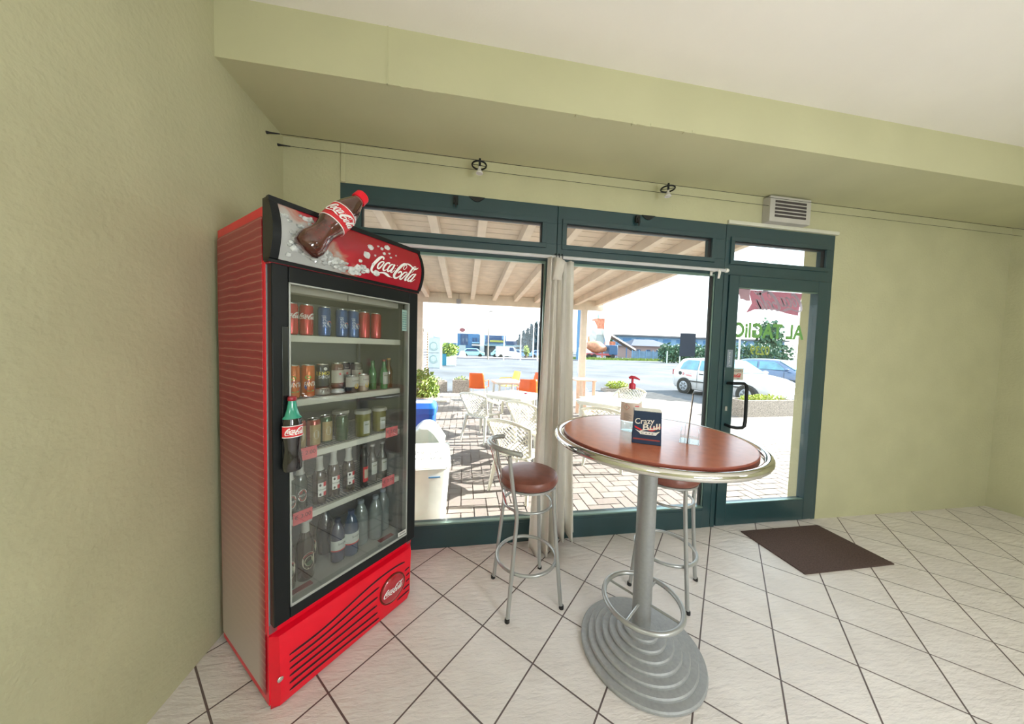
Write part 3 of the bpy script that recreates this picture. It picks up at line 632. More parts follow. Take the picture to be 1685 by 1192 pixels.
# grille
def slot_panel():
    mb = MB(); mb.box(.0, WF + .002, -.03, .0, .30, .335); return mb
gp = MB()
prof = [(-.002, 0), (-.028, .012), (-.036, .05), (-.036, .30), (-.030, .322), (0, .327)]
n_ = 30
for i in range(n_ + 1): pass
vs = []
for (y, z) in prof:
    for i in range(n_ + 1):
        s_ = i / n_; x = s_ * .725; yy = y
        cx = min(s_, 1 - s_) * .725
        if cx < .02: yy = y * math.sqrt(max(0, 1 - ((.02 - cx) / .02) ** 2))
        x1 = x if z > .06 else .005 + s_ * (.715 - .02 * (1 - z / .06))
        vs.append((x1, yy, z))
gp.add(vs, [(j * (n_ + 1) + i, j * (n_ + 1) + i + 1, (j + 1) * (n_ + 1) + i + 1, (j + 1) * (n_ + 1) + i) for j in range(len(prof) - 1) for i in range(n_)])
gr = gp.build('vent_panel', REDP, fr)
SLOT = mat('slot_shadow', (.03, .002, .006), .8); LIP = mat('slot_lip', (.50, .03, .05), .35)
BC, BR = Vector((.572, 0, .158)), .083
def slot(pts, th=.0058):
    mb = MB(); N = len(pts); vs = []
    for i, (x, z) in enumerate(pts):
        a = pts[max(i - 1, 0)]; b = pts[min(i + 1, N - 1)]; L = hypot(b[0] - a[0], b[1] - a[1]); nx, nz_ = -(b[1] - a[1]) / L, (b[0] - a[0]) / L
        t_ = th * (1 if 0 < i < N - 1 else .4)
        vs += [(x + nx * t_, -.0372, z + nz_ * t_), (x - nx * t_, -.0372, z - nz_ * t_)]
    mb.add(vs, [(2 * i, 2 * i + 1, 2 * i + 3, 2 * i + 2) for i in range(N - 1)])
    mb.build('vent_slot', SLOT, gr, smooth=False)
    mb = MB(); mb.tube([(x, -.0372, z - th) for x, z in pts], .0012, 5); mb.build('slot_lip', LIP, gr)
for i in range(6):
    z0 = .215 - i * .032
    pts = []
    xe = .655 if i == 0 else (.487, .478, .474, .478, .487)[i - 1]
    for q in range(25):
        s_ = q / 24; x = .06 + (xe - .06) * s_
        t_ = max(0, (x - .12) / .42); bulge = {0: .058, 1: .040, 2: .022, 3: .008, 4: -.004, 5: -.010}[i]
        z = z0 + bulge * (sin(pi * min(1, t_) * .5) ** 2)
        if i == 0 and x > .56: z -= .012 * ((x - .56) / .1) ** 2
        pts.append((x, z))
    slot(pts)
for i in range(5):
    z = .237 - .032 - i * .036; xa = BC.x + math.sqrt(max(.001, (BR + .012) ** 2 - (z - BC.z) ** 2)); slot([(max(.60, xa) + (.69 - max(.60, xa)) * q / 5, z + .001 * q) for q in range(6)], .0055)
mb = MB(); TBd = Matrix.Translation((BC.x, -.036, BC.z)) @ Matrix.Rotation(R(90), 4, 'X')
mb.lathe([(BR, 0), (BR, .004), (BR - .006, .006)], 40, T=TBd); mb.build('badge_ring', mat('badge_rim', (.20, .03, .02), .2, .6), gr)
bd = MB().lathe([(BR - .007, .004), (BR - .012, .010), (BR - .03, .014), (0, .016)], 40, T=TBd).build('badge', mat('badge_red', (.42, .008, .02), .12, coat=1), gr)
mb = MB(); put_script(mb, .125, lambda x, y: Vector((BC.x + x, -.0535 + .0065 * (abs(x) / .07) ** 2.2, BC.z + .002 + y + x * .03)), 0, fat=1.1); mb.build('badge_lettering', WHT, bd)
mb = MB(); mb.lathe([(.011, 0), (.011, .004), (.008, .006)], 20, T=Matrix.Translation((.026, -.036, .138)) @ Matrix.Rotation(R(90), 4, 'X')); mb.build('lock', CHROME, gr)
for x in (.05, .66):
    for y in (.03, DF - .06): MB().box(x, x + .03, y, y + .03, 0, .02).build('foot', BLACKP, fr)

# ------------------------------------------------------------------ contents of the fridge
ALU = mat('can_aluminium', (.65, .65, .64), .22, 1.0)
def can(u, d, z, h, r, col, name, label, deco=None, grp=None):
    t = thing('drink_can', F(u, d, z), FA, label, 'can', grp)
    body = MB().lathe([(r * .8, 0), (r * .97, .004), (r, .010), (r, h - .014), (r * .88, h - .004)], 24).build('can_body', mat('can_' + name, col, .25, .35, var=.03, coat=.4), t)
    MB().lathe([(r * .88, h - .004), (r * .9, h), (r * .82, h), (r * .8, h - .004), (0, h - .004)], 24).build('can_lid', ALU, t)
    if deco:
        mb = MB(); mats = deco(mb, r, h); mb.build('can_print', mats, t, smooth=False)
    return t
def d_cola(mb, r, h):
    put_script(mb, .085, on_cyl(r + .0006, h * .62, -pi * .50), 0, fat=1.3, sub=2); return [WHT]
def d_pepsi(mb, r, h):
    T = Matrix.Rotation(-.1, 4, 'Z'); f = lambda x, y: Vector(((r + .0006) * cos(-pi * .66 - y / r), (r + .0006) * sin(-pi * .66 - y / r), h * .5 + x))
    put_text(mb, 'pepsi', .028, lambda x, y: f(x, y), 0)
    g = on_cyl(r + .0006, h * .42, -pi * .36); disc_on(mb, g, 0, 0, .015, .015, 20, 0)
    g2 = on_cyl(r + .001, h * .42, -pi * .36); mb.add([g2(.014 * cos(a), .002 + .012 * sin(a)) for a in [pi * k / 12 for k in range(13)]], [tuple(range(13))], 1)
    mb.add([g2(.014 * cos(a), -.003 + .011 * sin(a)) for a in [-pi * k / 12 for k in range(13)]], [tuple(range(13))], 2)
    return [mat('pepsi_silver', (.6, .62, .64), .4), mat('pepsi_red', (.60, .06, .05), .4), mat('pepsi_blue', (.03, .12, .40), .4)]
def d_fanta(mb, r, h):
    g = on_cyl(r + .0006, h * .36, -pi * .5); disc_on(mb, g, 0, 0, .027, .026, 24, 3)
    put_text(mb, 'FANTA', .030, on_cyl(r + .0013, h * .40, -pi * .5), 0, .012, .052); disc_on(mb, on_cyl(r + .0011, h * .62, -pi * .62), 0, 0, .013, .009, 16, 2)
    disc_on(mb, on_cyl(r + .0011, h * .2, -pi * .5), 0, 0, .016, .004, 16, 2)
    return [WHT, mat('fanta_blue', (.02, .05, .22), .4), mat('fanta_green', (.12, .42, .06), .4), mat('fanta_blue2', (.03, .08, .35), .4)]
def d_lemon(mb, r, h):
    put_text(mb, 'LEMON', .024, on_cyl(r + .0008, h * .60, -pi * .5), 0, .004); put_text(mb, 'SODA', .022, on_cyl(r + .0008, h * .45, -pi * .5), 1, .003)
    disc_on(mb, on_cyl(r + .0007, h * .80, -pi * .5), 0, 0, .008, .008, 16, 1); return [mat('lemon_yellow', (.75, .62, .08), .4), WHT]
def d_star(mb, r, h):
    g = on_cyl(r + .0008, h * .52, -pi * .5)
    patch(mb, r + .0005, h * .2, h * .72, -pi * .95, -pi * .05, 12, 0); mb.add([g((.009 if k % 2 else .004) * cos(pi / 2 + k * pi / 5 + pi / 5), .006 + (.009 if k % 2 else .004) * sin(pi / 2 + k * pi / 5 + pi / 5)) for k in range(10)], [tuple(range(10))], 1)
    put_text(mb, 'beer', .012, on_cyl(r + .0008, h * .8, -pi * .5), 0); return [mat('label_grey', (.50, .46, .40), .5), REDL]
def d_citrus(mb, r, h):
    patch(mb, r + .0005, h * .35, h * .93, -pi * .98, -pi * .02, 12, 0); disc_on(mb, on_cyl(r + .0009, h * .38, -pi * .42), 0, 0, .013, .014, 18, 1); put_text(mb, 'Lemon', .014, on_cyl(r + .0009, h * .72, -pi * .45), 2)
    return [mat('pale_can_label', (.52, .50, .45), .5), mat('lemon_fruit', (.62, .45, .08), .5), BLK]
def d_gold(mb, r, h):
    patch(mb, r + .0005, h * .0 + .01, h * .80, -pi * .80, -pi * .25, 10, 0); disc_on(mb, on_cyl(r + .0009, h * .45, -pi * .5), 0, 0, .013, .022, 18, 1); return [mat('label_gold', (.45, .34, .16), .4, .3), mat('label_cream', (.55, .52, .42), .5)]
RC, RL = .0285, .0285
top = 1.591; hh = .142
G1 = 'slim drink cans on the top shelf'
can(.125, .10, top, hh, RC, (.55, .01, .02), 'red', 'red slim can with white script, first from the left on the top shelf', d_cola, G1)
can(.188, .10, top, hh, RC, (.55, .01, .02), 'red', 'red slim can with white script, second from the left on the top shelf', d_cola, G1)
can(.268, .10, top, hh, RC, (.02, .09, .30), 'blue', 'blue slim can standing next to the red ones on the top shelf', d_pepsi, G1)
can(.352, .10, top, hh, RC, (.02, .09, .30), 'blue', 'blue slim can in the middle of three blue ones, top shelf', d_pepsi, G1)
can(.413, .10, top, hh, RC, (.02, .09, .30), 'blue', 'rightmost blue slim can with red and white disc, top shelf', d_pepsi, G1)
can(.475, .10, top, hh, RC, (.50, .02, .03), 'red2', 'plain red slim can just right of the blue cans, top shelf', None, G1)
can(.545, .10, top, hh, RC, (.50, .02, .03), 'red2', 'rightmost plain red slim can on the top shelf', None, G1)
s2 = 1.301; G2 = 'cans on the second shelf'
can(.132, .10, s2, .152, .0285, (.62, .13, .02), 'orange', 'orange soft drink can, leftmost on the second shelf', d_fanta, G2)
can(.194, .10, s2, .152, .0285, (.62, .13, .02), 'orange', 'orange soft drink can, second from the left on the second shelf', d_fanta, G2)
can(.262, .11, s2 + .038, .115, .033, (.015, .02, .045), 'navy', 'navy can with yellow lemon lettering, stacked on a grey ZERO tin', d_lemon, G2)
def d_zero(mb, r, h):
    put_text(mb, 'ZERO', .02, on_cyl(r + .0008, h * .62, -pi * .45), 0, .003); return [BLK]
can(.262, .11, s2, .036, .036, (.42, .44, .42), 'zero', 'short grey tin reading ZERO under the navy can', d_zero, G2)
can(.335, .11, s2 + .03, .125, .030, (.16, .06, .05), 'brown', 'dark can with a red star, left of the pair with stars', d_star, G2)
can(.335, .105, s2, .028, .034, (.58, .60, .62), 'silver', 'short silver tin under the left dark star can', None, G2)
can(.410, .18, s2 + .02, .135, .030, (.05, .05, .06), 'dark', 'dark can with a red star behind the small lemon can', d_star, G2)
can(.480, .18, s2 + .01, .14, .030, (.10, .10, .10), 'dark2', 'dark can with pale label behind the small cream can', d_star, G2)
can(.398, .085, s2, .088, .033, (.05, .045, .05), 'tonic', 'small can with a lemon picture, front of the second shelf', d_citrus, G2)
can(.462, .085, s2, .092, .028, (.45, .36, .30), 'cream', 'small cream can right of the lemon-picture can', d_citrus, G2)
def bottle(u, d, z, kind, sc, gcol, label, cap=None, lab=None, nm='bottle', grp=None, gname='g', neck=None):
    t = thing('drink_bottle', F(u, d, z), FA, label, 'bottle', grp)
    P = [(a * sc, b_ * sc) for a, b_ in bottle_prof(kind)]
    MB().lathe(P, 24).build('bottle_glass', mat('bottle_' + gname, gcol, .1, var=.15, coat=1.0), t)
    H = P[-1][1]; r = P[-1][0]
    if cap is not None:
        MB().lathe([(r * 1.15, H - .006 * sc), (r * 1.2, H), (r * 1.1, H + .008 * sc), (0, H + .009 * sc)], 18).build('bottle_cap', mat('cap_%d_%d_%d' % tuple(int(c * 99) for c in cap), cap, .4), t)
    if neck:
        mb = MB(); zz = H * .80; rn_ = None
        pts = [(a + .0008, b_) for a, b_ in P if b_ > H * .72]
        mb.lathe(pts[:-1] if len(pts) > 2 else pts, 18, m=0); mb.build('neck_label', mat('neck_foil', neck, .5), t)
    if lab:
        mb = MB(); R0 = max(a for a, b_ in P); mats = lab(mb, R0, H); mb.build('bottle_label', mats, t, smooth=False)
    return t
def l_beck(mb, r, h):
    g = on_cyl(r + .0006, h * .30, -pi * .5); disc_on(mb, g, 0, 0, .021, .031, 24, 0); disc_on(mb, on_cyl(r + .0009, h * .30, -pi * .5), 0, 0, .017, .026, 24, 1)
    rect_on(mb, on_cyl(r + .0012, h * .30, -pi * .5), -.022, .022, -.008, .008, 2); put_text(mb, "BECK'S", .011, on_cyl(r + .0016, h * .30, -pi * .5), 0, .001); return [WHT, mat('beck_red', (.38, .04, .03), .5), mat('beck_dark', (.05, .05, .05), .5)]
def l_ich(mb, r, h):
    f = on_cyl(r + .0006, h * .32, -pi * .5); rect_on(mb, f, -.020, .020, -.034, .034, 0)
    f2 = on_cyl(r + .001, h * .32, -pi * .5); rect_on(mb, f2, .004, .020, .012, .034, 1); rect_on(mb, f2, .004, .020, -.034, -.014, 1)
    for a, b_ in ((-.010, .022), (-.010, -.024)): disc_on(mb, f2, a, b_, .005, .007, 10, 2)
    put_text(mb, 'Ichnusa', .014, on_cyl(r + .0014, h * .32, -pi * .5), 2, .001, .038); return [WHT, REDL, BLK]
def l_mor(mb, r, h):
    g = on_cyl(r + .0006, h * .33, -pi * .5); disc_on(mb, g, 0, 0, .030, .042, 26, 0)
    g2 = on_cyl(r + .001, h * .33, -pi * .5); disc_on(mb, g2, 0, -.002, .020, .024, 22, 1); disc_on(mb, on_cyl(r + .0013, h * .33, -pi * .5), .002, -.012, .014, .012, 14, 2)
    put_text(mb, 'BIRRA MORETTI', .010, lambda x, y: on_cyl(r + .0014, h * .33, -pi * .5)(x * .68, y + .033 - 22 * (x * .68) ** 2), 3, .001)
    put_text(mb, 'RICETTA ORIGINALE', .007, lambda x, y: on_cyl(r + .0014, h * .33, -pi * .5)(x * .62, y - .034 + 20 * (x * .62) ** 2), 2); return [mat('label_ivory', (.66, .62, .50), .5), mat('label_sage', (.42, .42, .30), .5), mat('label_forest', (.05, .09, .05), .5), REDL]
def l_wat(mb, r, h):
    patch(mb, r + .0006, h * .30, h * .56, -pi * .98, -pi * .02, 14, 0); patch(mb, r + .0009, h * .30, h * .33, -pi * .98, -pi * .02, 14, 1); put_text(mb, 'Sorgia', .018, on_cyl(r + .001, h * .47, -pi * .45), 2); return [mat('water_label', (.60, .64, .62), .5), REDL, BLK]
def l_grey(mb, r, h):
    f = on_cyl(r + .0006, h * .38, -pi * .5); rect_on(mb, f, -.018, .018, -.035, .035, 0); rect_on(mb, on_cyl(r + .0009, h * .38, -pi * .5), -.012, .012, .012, .02, 1); return [mat('label_silver', (.5, .52, .5), .5), mat('label_dim', (.25, .28, .2), .5)]
def l_red(mb, r, h):
    f = on_cyl(r + .0006, h * .3, -pi * .5); rect_on(mb, f, -.016, .016, -.04, .045, 0); rect_on(mb, on_cyl(r + .0009, h * .3, -pi * .5), -.010, .016, -.02, .03, 1); return [REDL, mat('label_buff', (.5, .45, .36), .5)]
G3 = 'bottles on the second shelf'
bottle(.540, .12, s2, 'beer', .72, (.02, .16, .05), 'green bottle beside the cans on the second shelf', None, None, grp=G3, gname='green')
bottle(.592, .09, s2, 'beer', .72, (.03, .20, .07), 'green bottle with a dark red cap on the second shelf', (.2, .02, .02), l_grey, grp=G3, gname='green2')
bottle(.645, .12, s2, 'beer', .75, (.10, .04, .015), 'brown bottle at the right end of the second shelf', (.4, .2, .05), None, grp=G3, gname='brown')
s3 = 1.051; G4 = 'cans on the third shelf'
can(.165, .12, s3, .14, .028, (.40, .05, .03), 'amber', 'red and gold beer can behind the bottle handle, third shelf', d_gold, G4)
can(.228, .12, s3, .135, .030, (.40, .05, .03), 'amber', 'red and gold beer can, second on the third shelf', d_gold, G4)
can(.295, .14, s3, .135, .030, (.03, .09, .03), 'leaf', 'dark green can next to the gold beer cans, third shelf', d_gold, G4)
can(.357, .105, s3, .135, .030, (.03, .08, .03), 'leaf2', 'dark green can left of the olive bottle, third shelf', None, G4)
G5 = 'olive bottles on the third shelf'
bottle(.47, .10, s3, 'jar', 1.25, (.16, .15, .02), 'stout olive-green bottle with silver label, third shelf', (.45, .45, .4), l_grey, grp=G5, gname='olive')
bottle(.405, .205, s3, 'jar', 1.2, (.14, .14, .03), 'olive-green bottle half hidden behind the silver-labelled one, third shelf', (.45, .45, .4), None, grp=G5, gname='olive2')
bottle(.585, .12, s3, 'jar', 1.2, (.16, .15, .03), 'olive-green bottle with white label at the right of the third shelf', (.45, .45, .4), l_grey, grp=G5, gname='olive')
s4 = .761; G6 = 'beer bottles on the fourth shelf'
BRN = (.035, .022, .012)
bottle(.115, .10, s4, 'beer', 1.0, (.01, .035, .02), 'dark green beer bottle with oval label, leftmost on the fourth shelf', (.5, .5, .48), l_beck, grp=G6, gname='dkgreen', neck=(.55, .55, .52))
bottle(.172, .13, s4, 'beer', 1.0, (.01, .035, .02), 'dark green beer bottle with oval red label, second on the fourth shelf', (.5, .5, .48), l_beck, grp=G6, gname='dkgreen', neck=(.55, .55, .52))
for k_, (u_, d_) in enumerate(((.250, .11), (.328, .13), (.402, .12))):
    bottle(u_, d_, s4, 'beer', 1.0, BRN, 'brown beer bottle with red and white label, %s of three on the fourth shelf' % ('left', 'middle', 'right')[k_], (.6, .6, .58), l_ich, grp=G6, gname='amber', neck=(.58, .58, .56))
bottle(.478, .10, s4, 'slim', 1.12, (.008, .008, .008), 'slim black bottle with red and buff label, fourth shelf', (.03, .03, .03), l_red, gname='black')
for k_, u_ in enumerate((.541, .606)):
    bottle(u_, .12, s4, 'beer', .92, (.05, .055, .05), 'grey bottle with round pale badge, %s of the pair at the fourth shelf right end' % ('left', 'right')[k_], (.3, .3, .3), l_grey, grp='grey bottles at the right of the fourth shelf', gname='grey')
s5 = .401; G7 = 'large beer bottles in the bottom of the fridge'
for k_, (u_, d_) in enumerate(((.112, .126), (.195, .130), (.245, .215))):
    bottle(u_, d_, s5, 'big', .98, BRN, 'large brown beer bottle with cream oval label, fridge bottom, %s' % ('leftmost', 'the middle one', 'rearmost')[k_], (.6, .6, .58), l_mor, grp=G7, gname='amber', neck=(.58, .57, .54))
G8 = 'blue water bottles in the bottom of the fridge'
bottle(.345, .12, s5, 'water', 1.05, (.03, .045, .10), 'dusky blue water bottle, nearer one of the blue pair', (.02, .03, .08), l_wat, grp=G8, gname='duskblue')
bottle(.412, .11, s5, 'water', 1.15, (.02, .06, .14), 'dark blue water bottle with blue cap, right one of the blue pair', (.01, .03, .10), l_wat, grp=G8, gname='blue')
bottle(.340, .235, s5, 'water', 1.15, (.02, .03, .05), 'dark bottle standing behind the blue water bottles', (.02, .02, .03), None, gname='dim')
for k_, (u_, d_) in enumerate(((.492, .15), (.572, .13), (.648, .17))):
    bottle(u_, d_, s5, 'water', 1.2, (.20, .24, .24), 'clear water bottle right of the blue ones, %s' % ('first', 'second', 'third')[k_], (.3, .35, .4), None, grp='clear water bottles in the fridge bottom', gname='clear')

# ================================================================== STOOLS
def stool(loc, rz, label):
    t = thing('bar_stool', loc, rz, label, 'stool', 'bar stools with round leatherette seats')
    mb = MB(); mb.lathe([(.0, .727), (.155, .727), (.172, .732), (.183, .748), (.184, .762), (.176, .780), (.155, .790), (.09, .795), (0, .796)], 40); mb.build('seat', LEATH, t)
    MB().lathe([(.150, .714), (.172, .716), (.172, .728), (.150, .728)], 40).build('seat_pan', STEEL, t)
    FR_ = .012
    for s in (-1, 1):
        mb = MB(); mb.tube([(.17, .17 * s, .006), (.165, .165 * s, .03), (.135, .135 * s, .42), (.122, .122 * s, .60), (.118, .118 * s, .72)], FR_, 12); l = mb.build('leg', STEEL, t)
        MB().lathe([(.0145, 0), (.0145, .012), (.013, .02)], 14, (.17, .17 * s, 0)).build('foot_cap', RUBBER, l)
        mb = MB(); mb.tube([(-.17, .17 * s, .006), (-.165, .165 * s, .03), (-.13, .142 * s, .42), (-.118, .137 * s, .56), (-.122, .139 * s, .62), (-.150, .150 * s, .76), (-.172, .158 * s, .90), (-.18, .162 * s, .955)], FR_, 12); l = mb.build('leg', STEEL, t)
        MB().lathe([(.0145, 0), (.0145, .012), (.013, .02)], 14, (-.17, .17 * s, 0)).build('foot_cap', RUBBER, l)
    MB().ring((0, 0, .25), .185, .010, 48, 10).build('footrest_ring', STEEL, t)
    MB().ring((0, 0, .60), .150, .008, 40, 10).build('brace_ring', STEEL, t)
    mb = MB(); pts = []
    for i in range(25):
        a = pi - R(64) + R(128) * i / 24; q = abs(i - 12) / 12
        pts.append((-.02 + .235 * cos(a) * (1.0), .20 * sin(a), .985 - .018 * q ** 2))
    mb.tube(pts, .0155, 14); br = mb.build('backrest_rail', STEEL, t)
    for e_ in (pts[0], pts[-1]): MB().blob(e_, .017, .017, .017, 12, 0).build('end_cap', STEEL, br)
    for k_ in range(5):
        a = pi - R(28) + R(56) * k_ / 4
        MB().tube([(-.02 + .235 * cos(a), .20 * sin(a), .975), (-.145, .03 * (k_ - 2) / 2, .60)], .0032, 6).build('spindle', CHROME, t)
    return t
stool((.417, -.497, 0), R(8), 'bar stool with brown seat and grey metal legs in front of the curtain')
stool((1.362, -.536, 0), R(222.5), 'bar stool with brown seat, mostly hidden behind the high table')

# ================================================================== TABLE
t = thing('high_table', (.945, -.925, 0), 0, 'round high bar table with reddish top, chrome rim and stepped grey foot', 'table')
mb = MB(); prof = [(0, 0)]
for i in range(7):
    r = .302 - i * .036; z0 = .006 + i * .0165
    prof += [(r, z0), (r, z0 + .010), (r - .005, z0 + .0165)]
prof += [(.05, .006 + 7 * .0165), (0, .006 + 7 * .0165)]
mb.lathe(prof, 64); mb.build('stepped_base', BASEM, t, ang=30)
MB().lathe([(.046, .10), (.046, 1.10)], 32).build('column', mat('column_grey', (.30, .31, .31), .42, .45, var=.05, vscale=80), t)
fr2 = MB().ring((0, 0, .262), .190, .0125, 60, 12).build('footrest_ring', STEEL, t)
for a in (35, 125, 215, 305): MB().tube([(.04 * cos(R(a)), .04 * sin(R(a)), .262), (.185 * cos(R(a)), .185 * sin(R(a)), .262)], .006, 8).build('spoke', STEEL, fr2)
tp = MB().lathe([(0, 1.112), (.428, 1.112), (.432, 1.118), (.432, 1.134), (.428, 1.140), (0, 1.140)], 96).build('tabletop', TOPM, t)
MB().lathe([(.429, 1.111), (.4335, 1.114), (.4335, 1.136), (.4305, 1.1395)], 96).build('edge_band', EDGE, tp)
MB().ring((0, 0, 1.118), .462, .019, 110, 14).build('rim_tube', CHROME, t)
mb = MB(); 
for a in range(0, 360, 60): mb.tube([(.40 * cos(R(a)), .40 * sin(R(a)), 1.106), (.462 * cos(R(a)), .462 * sin(R(a)), 1.106)], .006, 8)
mb.build('rim_bracket', STEEL, t)
MB().lathe([(.11, 1.104), (.11, 1.112)], 32).build('mounting_plate', STEEL, t)

# napkin box
ZT = 1.1405
t = thing('napkin_box', (.768, -1.050, ZT), R(-30), 'navy cardboard napkin box with red and white logo on the high table', 'napkin box')
NAVY = mat('navy_card', (.010, .030, .075), .45, var=.08); CARD = mat('napkin_white', (.72, .66, .60), .8, bump=.2, bscale=200)
Wn, Dn, Hn = .121, .074, .150
mb = MB()
q = .006
mb.prism([(0, 0), (Wn, 0), (Wn - q * .6, Hn), (q, Hn)], lambda x, z: (x, -.0, z), lambda x, z: (x, .0022, z))
mb.prism([(0, 0), (Wn, 0), (Wn - q * .6, Hn), (q, Hn)], lambda x, z: (x, Dn, z), lambda x, z: (x, Dn + .0022, z))
mb.box(0, Wn, 0, Dn, 0, .002); mb.box(Wn - .002, Wn, .002, Dn, .0, .028); mb.box(0, .002, .002, Dn, 0, .028)
mb.box(Wn - .006, Wn - .003, .002, Dn, Hn - .024, Hn); mb.box(.004, .007, .002, Dn, Hn - .024, Hn)
mb.build('box_shell', NAVY, t, smooth=False)
mb = MB(); mb.box(q + .002, Wn - .008, .003, Dn - .001, .003, Hn - .002); mb.build('napkins', CARD, t, bevel=.002)
mb = MB(); mb.box(q, Wn - .003, .0, Dn + .002, Hn - .002, Hn + .001); mb.build('box_top', mat('box_top_cream', (.80, .76, .64), .5), t)
mb = MB(); f = plane((Wn / 2 + .002, -.0008, .085), (1, 0, 0), (0, 0, 1)); f2 = plane((Wn / 2 + .002, -.0014, .085), (1, 0, 0), (0, 0, 1)); f3 = plane((Wn / 2 + .002, -.0020, .085), (1, 0, 0), (0, 0, 1))
sh = lambda g, k_=.16: (lambda x, y: g(x, y + x * k_))
mb.add([f(*p) for p in ((-.055, -.004), (-.052, -.013), (-.022, -.027), (-.02, -.020))], [(0, 1, 2, 3)], 1)
mb.add([f(*p) for p in ((.052, .004), (.055, -.004), (.02, -.024), (-.01, -.018))], [(0, 3, 2, 1)], 1)
mb.add([f2(*p) for p in ((-.034, -.028), (-.014, -.016), (.02, -.012), (.044, -.002), (.052, .012), (.046, -.006), (.028, -.016), (-.005, -.020), (-.026, -.026))], [tuple(range(8, -1, -1))], 0)
mb.add([f(*p) for p in ((-.052, -.020), (-.034, -.034), (-.028, -.040), (.036, -.040), (.040, -.034), (.052, -.020), (.035, -.027), (-.035, -.027))], [tuple(range(8))], 2)
mb.add([f2(*p) for p in ((-.030, -.041), (.036, -.041), (.034, -.029), (-.026, -.029))], [(0, 1, 2, 3)], 2)
put_text(mb, 'Crazy', .036, sh(lambda x, y: f3(x - .014, y + .019), .10), 0, .010, .080); put_text(mb, 'Bull', .038, sh(lambda x, y: f3(x + .016, y - .005), .14), 0, .014, .070)
put_text(mb, 'C A F E', .010, lambda x, y: f3(x, y - .035), 3, .002, .05)
mb.box(.004, Wn - .006, -.0008, 0, .018, .0245, 4)
mb.build('logo', [mat('logo_cream', (.78, .74, .66), .5), REDL, mat('logo_grey', (.75, .74, .70), .5), BLK, mat('strip_red', (.28, .05, .04), .5)], t, smooth=False)

# sanitiser bottle
t = thing('sanitiser_bottle', (.872, -.862, ZT), R(-33), 'clear hand sanitiser bottle with red pump and warning label on the table', 'bottle')
CLR = glass('clear_plastic', (.93, .95, .94), 1.4)
mb = MB(); mb.lathe([(0, 0), (.046, 0), (.050, .005), (.051, .14), (.049, .165), (.040, .19), (.026, .208), (.014, .218), (.0135, .226)], 32, sy=.66); mb.build('bottle_body', CLR, t)
mb = MB(); mb.lathe([(0, .003), (.046, .003), (.048, .05), (0, .05)], 28, sy=.62); mb.build('gel', glass('gel', (.90, .95, .93), 1.33), t)
mb = MB()
def lb(x, y, o=0): a = -pi / 2 + x / .05; return Vector(((.0518 + o) * cos(a), (.0525 + o) * .66 * sin(a), .105 + y))
rect_on(mb, lambda x, y: lb(x, y), -.068, .068, -.048, .048, 0, 14)
put_text(mb, '!', .022, lambda x, y: lb(x - .022, y + .024, .0012), 2, .001)
for s_ in ((0, 1), (1, 0), (0, -1), (-1, 0)):
    n_ = {(0, 1): (1, 0), (1, 0): (0, -1), (0, -1): (-1, 0), (-1, 0): (0, 1)}[s_]
    mb.add([lb(-.022 + .017 * s_[0], .024 + .017 * s_[1], .0008), lb(-.022 + .017 * n_[0], .024 + .017 * n_[1], .0008), lb(-.022 + .015 * n_[0], .024 + .015 * n_[1], .0008), lb(-.022 + .015 * s_[0], .024 + .015 * s_[1], .0008)], [(0, 1, 2, 3)], 1)
for i in range(8): rect_on(mb, lambda x, y: lb(x, y, .0006), -.035, -.008 + .006 * (i % 3), -.008 - i * .005, -.0095 - i * .005, 3, 3)
for i in range(3): rect_on(mb, lambda x, y: lb(x, y, .0006), .018, .040 - .005 * i, .030 - i * .008, .034 - i * .008, 1, 3)
mb.build('label', [mat('label_paper', (.70, .58, .50), .6), REDL, BLK, mat('label_text', (.35, .28, .26), .6)], t, smooth=False)
mb = MB(); mb.lathe([(.0145, .222), (.0165, .224), (.0165, .247), (.012, .252), (.006, .253), (.006, .276)], 20); p_ = mb.build('pump_collar', mat('pump_red', (.50, .02, .05), .35, coat=.4), t)
mb = MB(); mb.tube([(-.017, 0, .278), (-.006, 0, .284), (.010, 0, .283), (.026, 0, .277), (.036, 0, .272)], [.006, .008, .0075, .005, .003], 10); mb.build('pump_head', MATS['pump_red'], t)
MB().tube([(0, 0, .02), (0, 0, .222)], .003, 6).build('dip_tube', CLR, t)

# menu holder
t = thing('menu_holder', (1.058, -1.058, ZT), R(49), 'clear acrylic menu holder seen edge-on at the right of the napkin box', 'menu holder')
AC = glass('acrylic', (.92, .94, .93), 1.5, op=.06)
mb = MB(); mb.box(-.05, .05, -.04, .04, 0, .003); mb.box(-.05, .05, .034, .037, .003, .055); mb.box(-.05, .05, -.037, -.034, .003, .055); mb.box(-.05, -.047, -.034, .034, .003, .04)
mb.box(-.05, .05, .018, .0205, .003, .085); mb.box(-.05, .05, -.0005, .002, .003, .10); mb.build('acrylic_stand', AC, t, bevel=.0008)
T_ = Matrix.Rotation(R(3.5), 4, 'X')
mb = MB(); mb.box(-.052, .052, .006, .0095, .004, .235, 0, T_ ); mb.box(-.052, .052, .0096, .012, .004, .225, 1, T_); mb.build('menu_card', [mat('menu_dark', (.02, .02, .025), .4), mat('menu_pale', (.62, .54, .48), .6)], t, smooth=False)

# doormat
mb = MB(); mb.box(2.435, 3.25, -.60, -.10, .0, .010)
tag(mb.build('doormat', mat('brown_mat', (.09, .055, .045), .95, var=.3, vscale=120, bump=.6, bscale=400)), 'dark brown doormat on the tiles by the door', 'doormat')

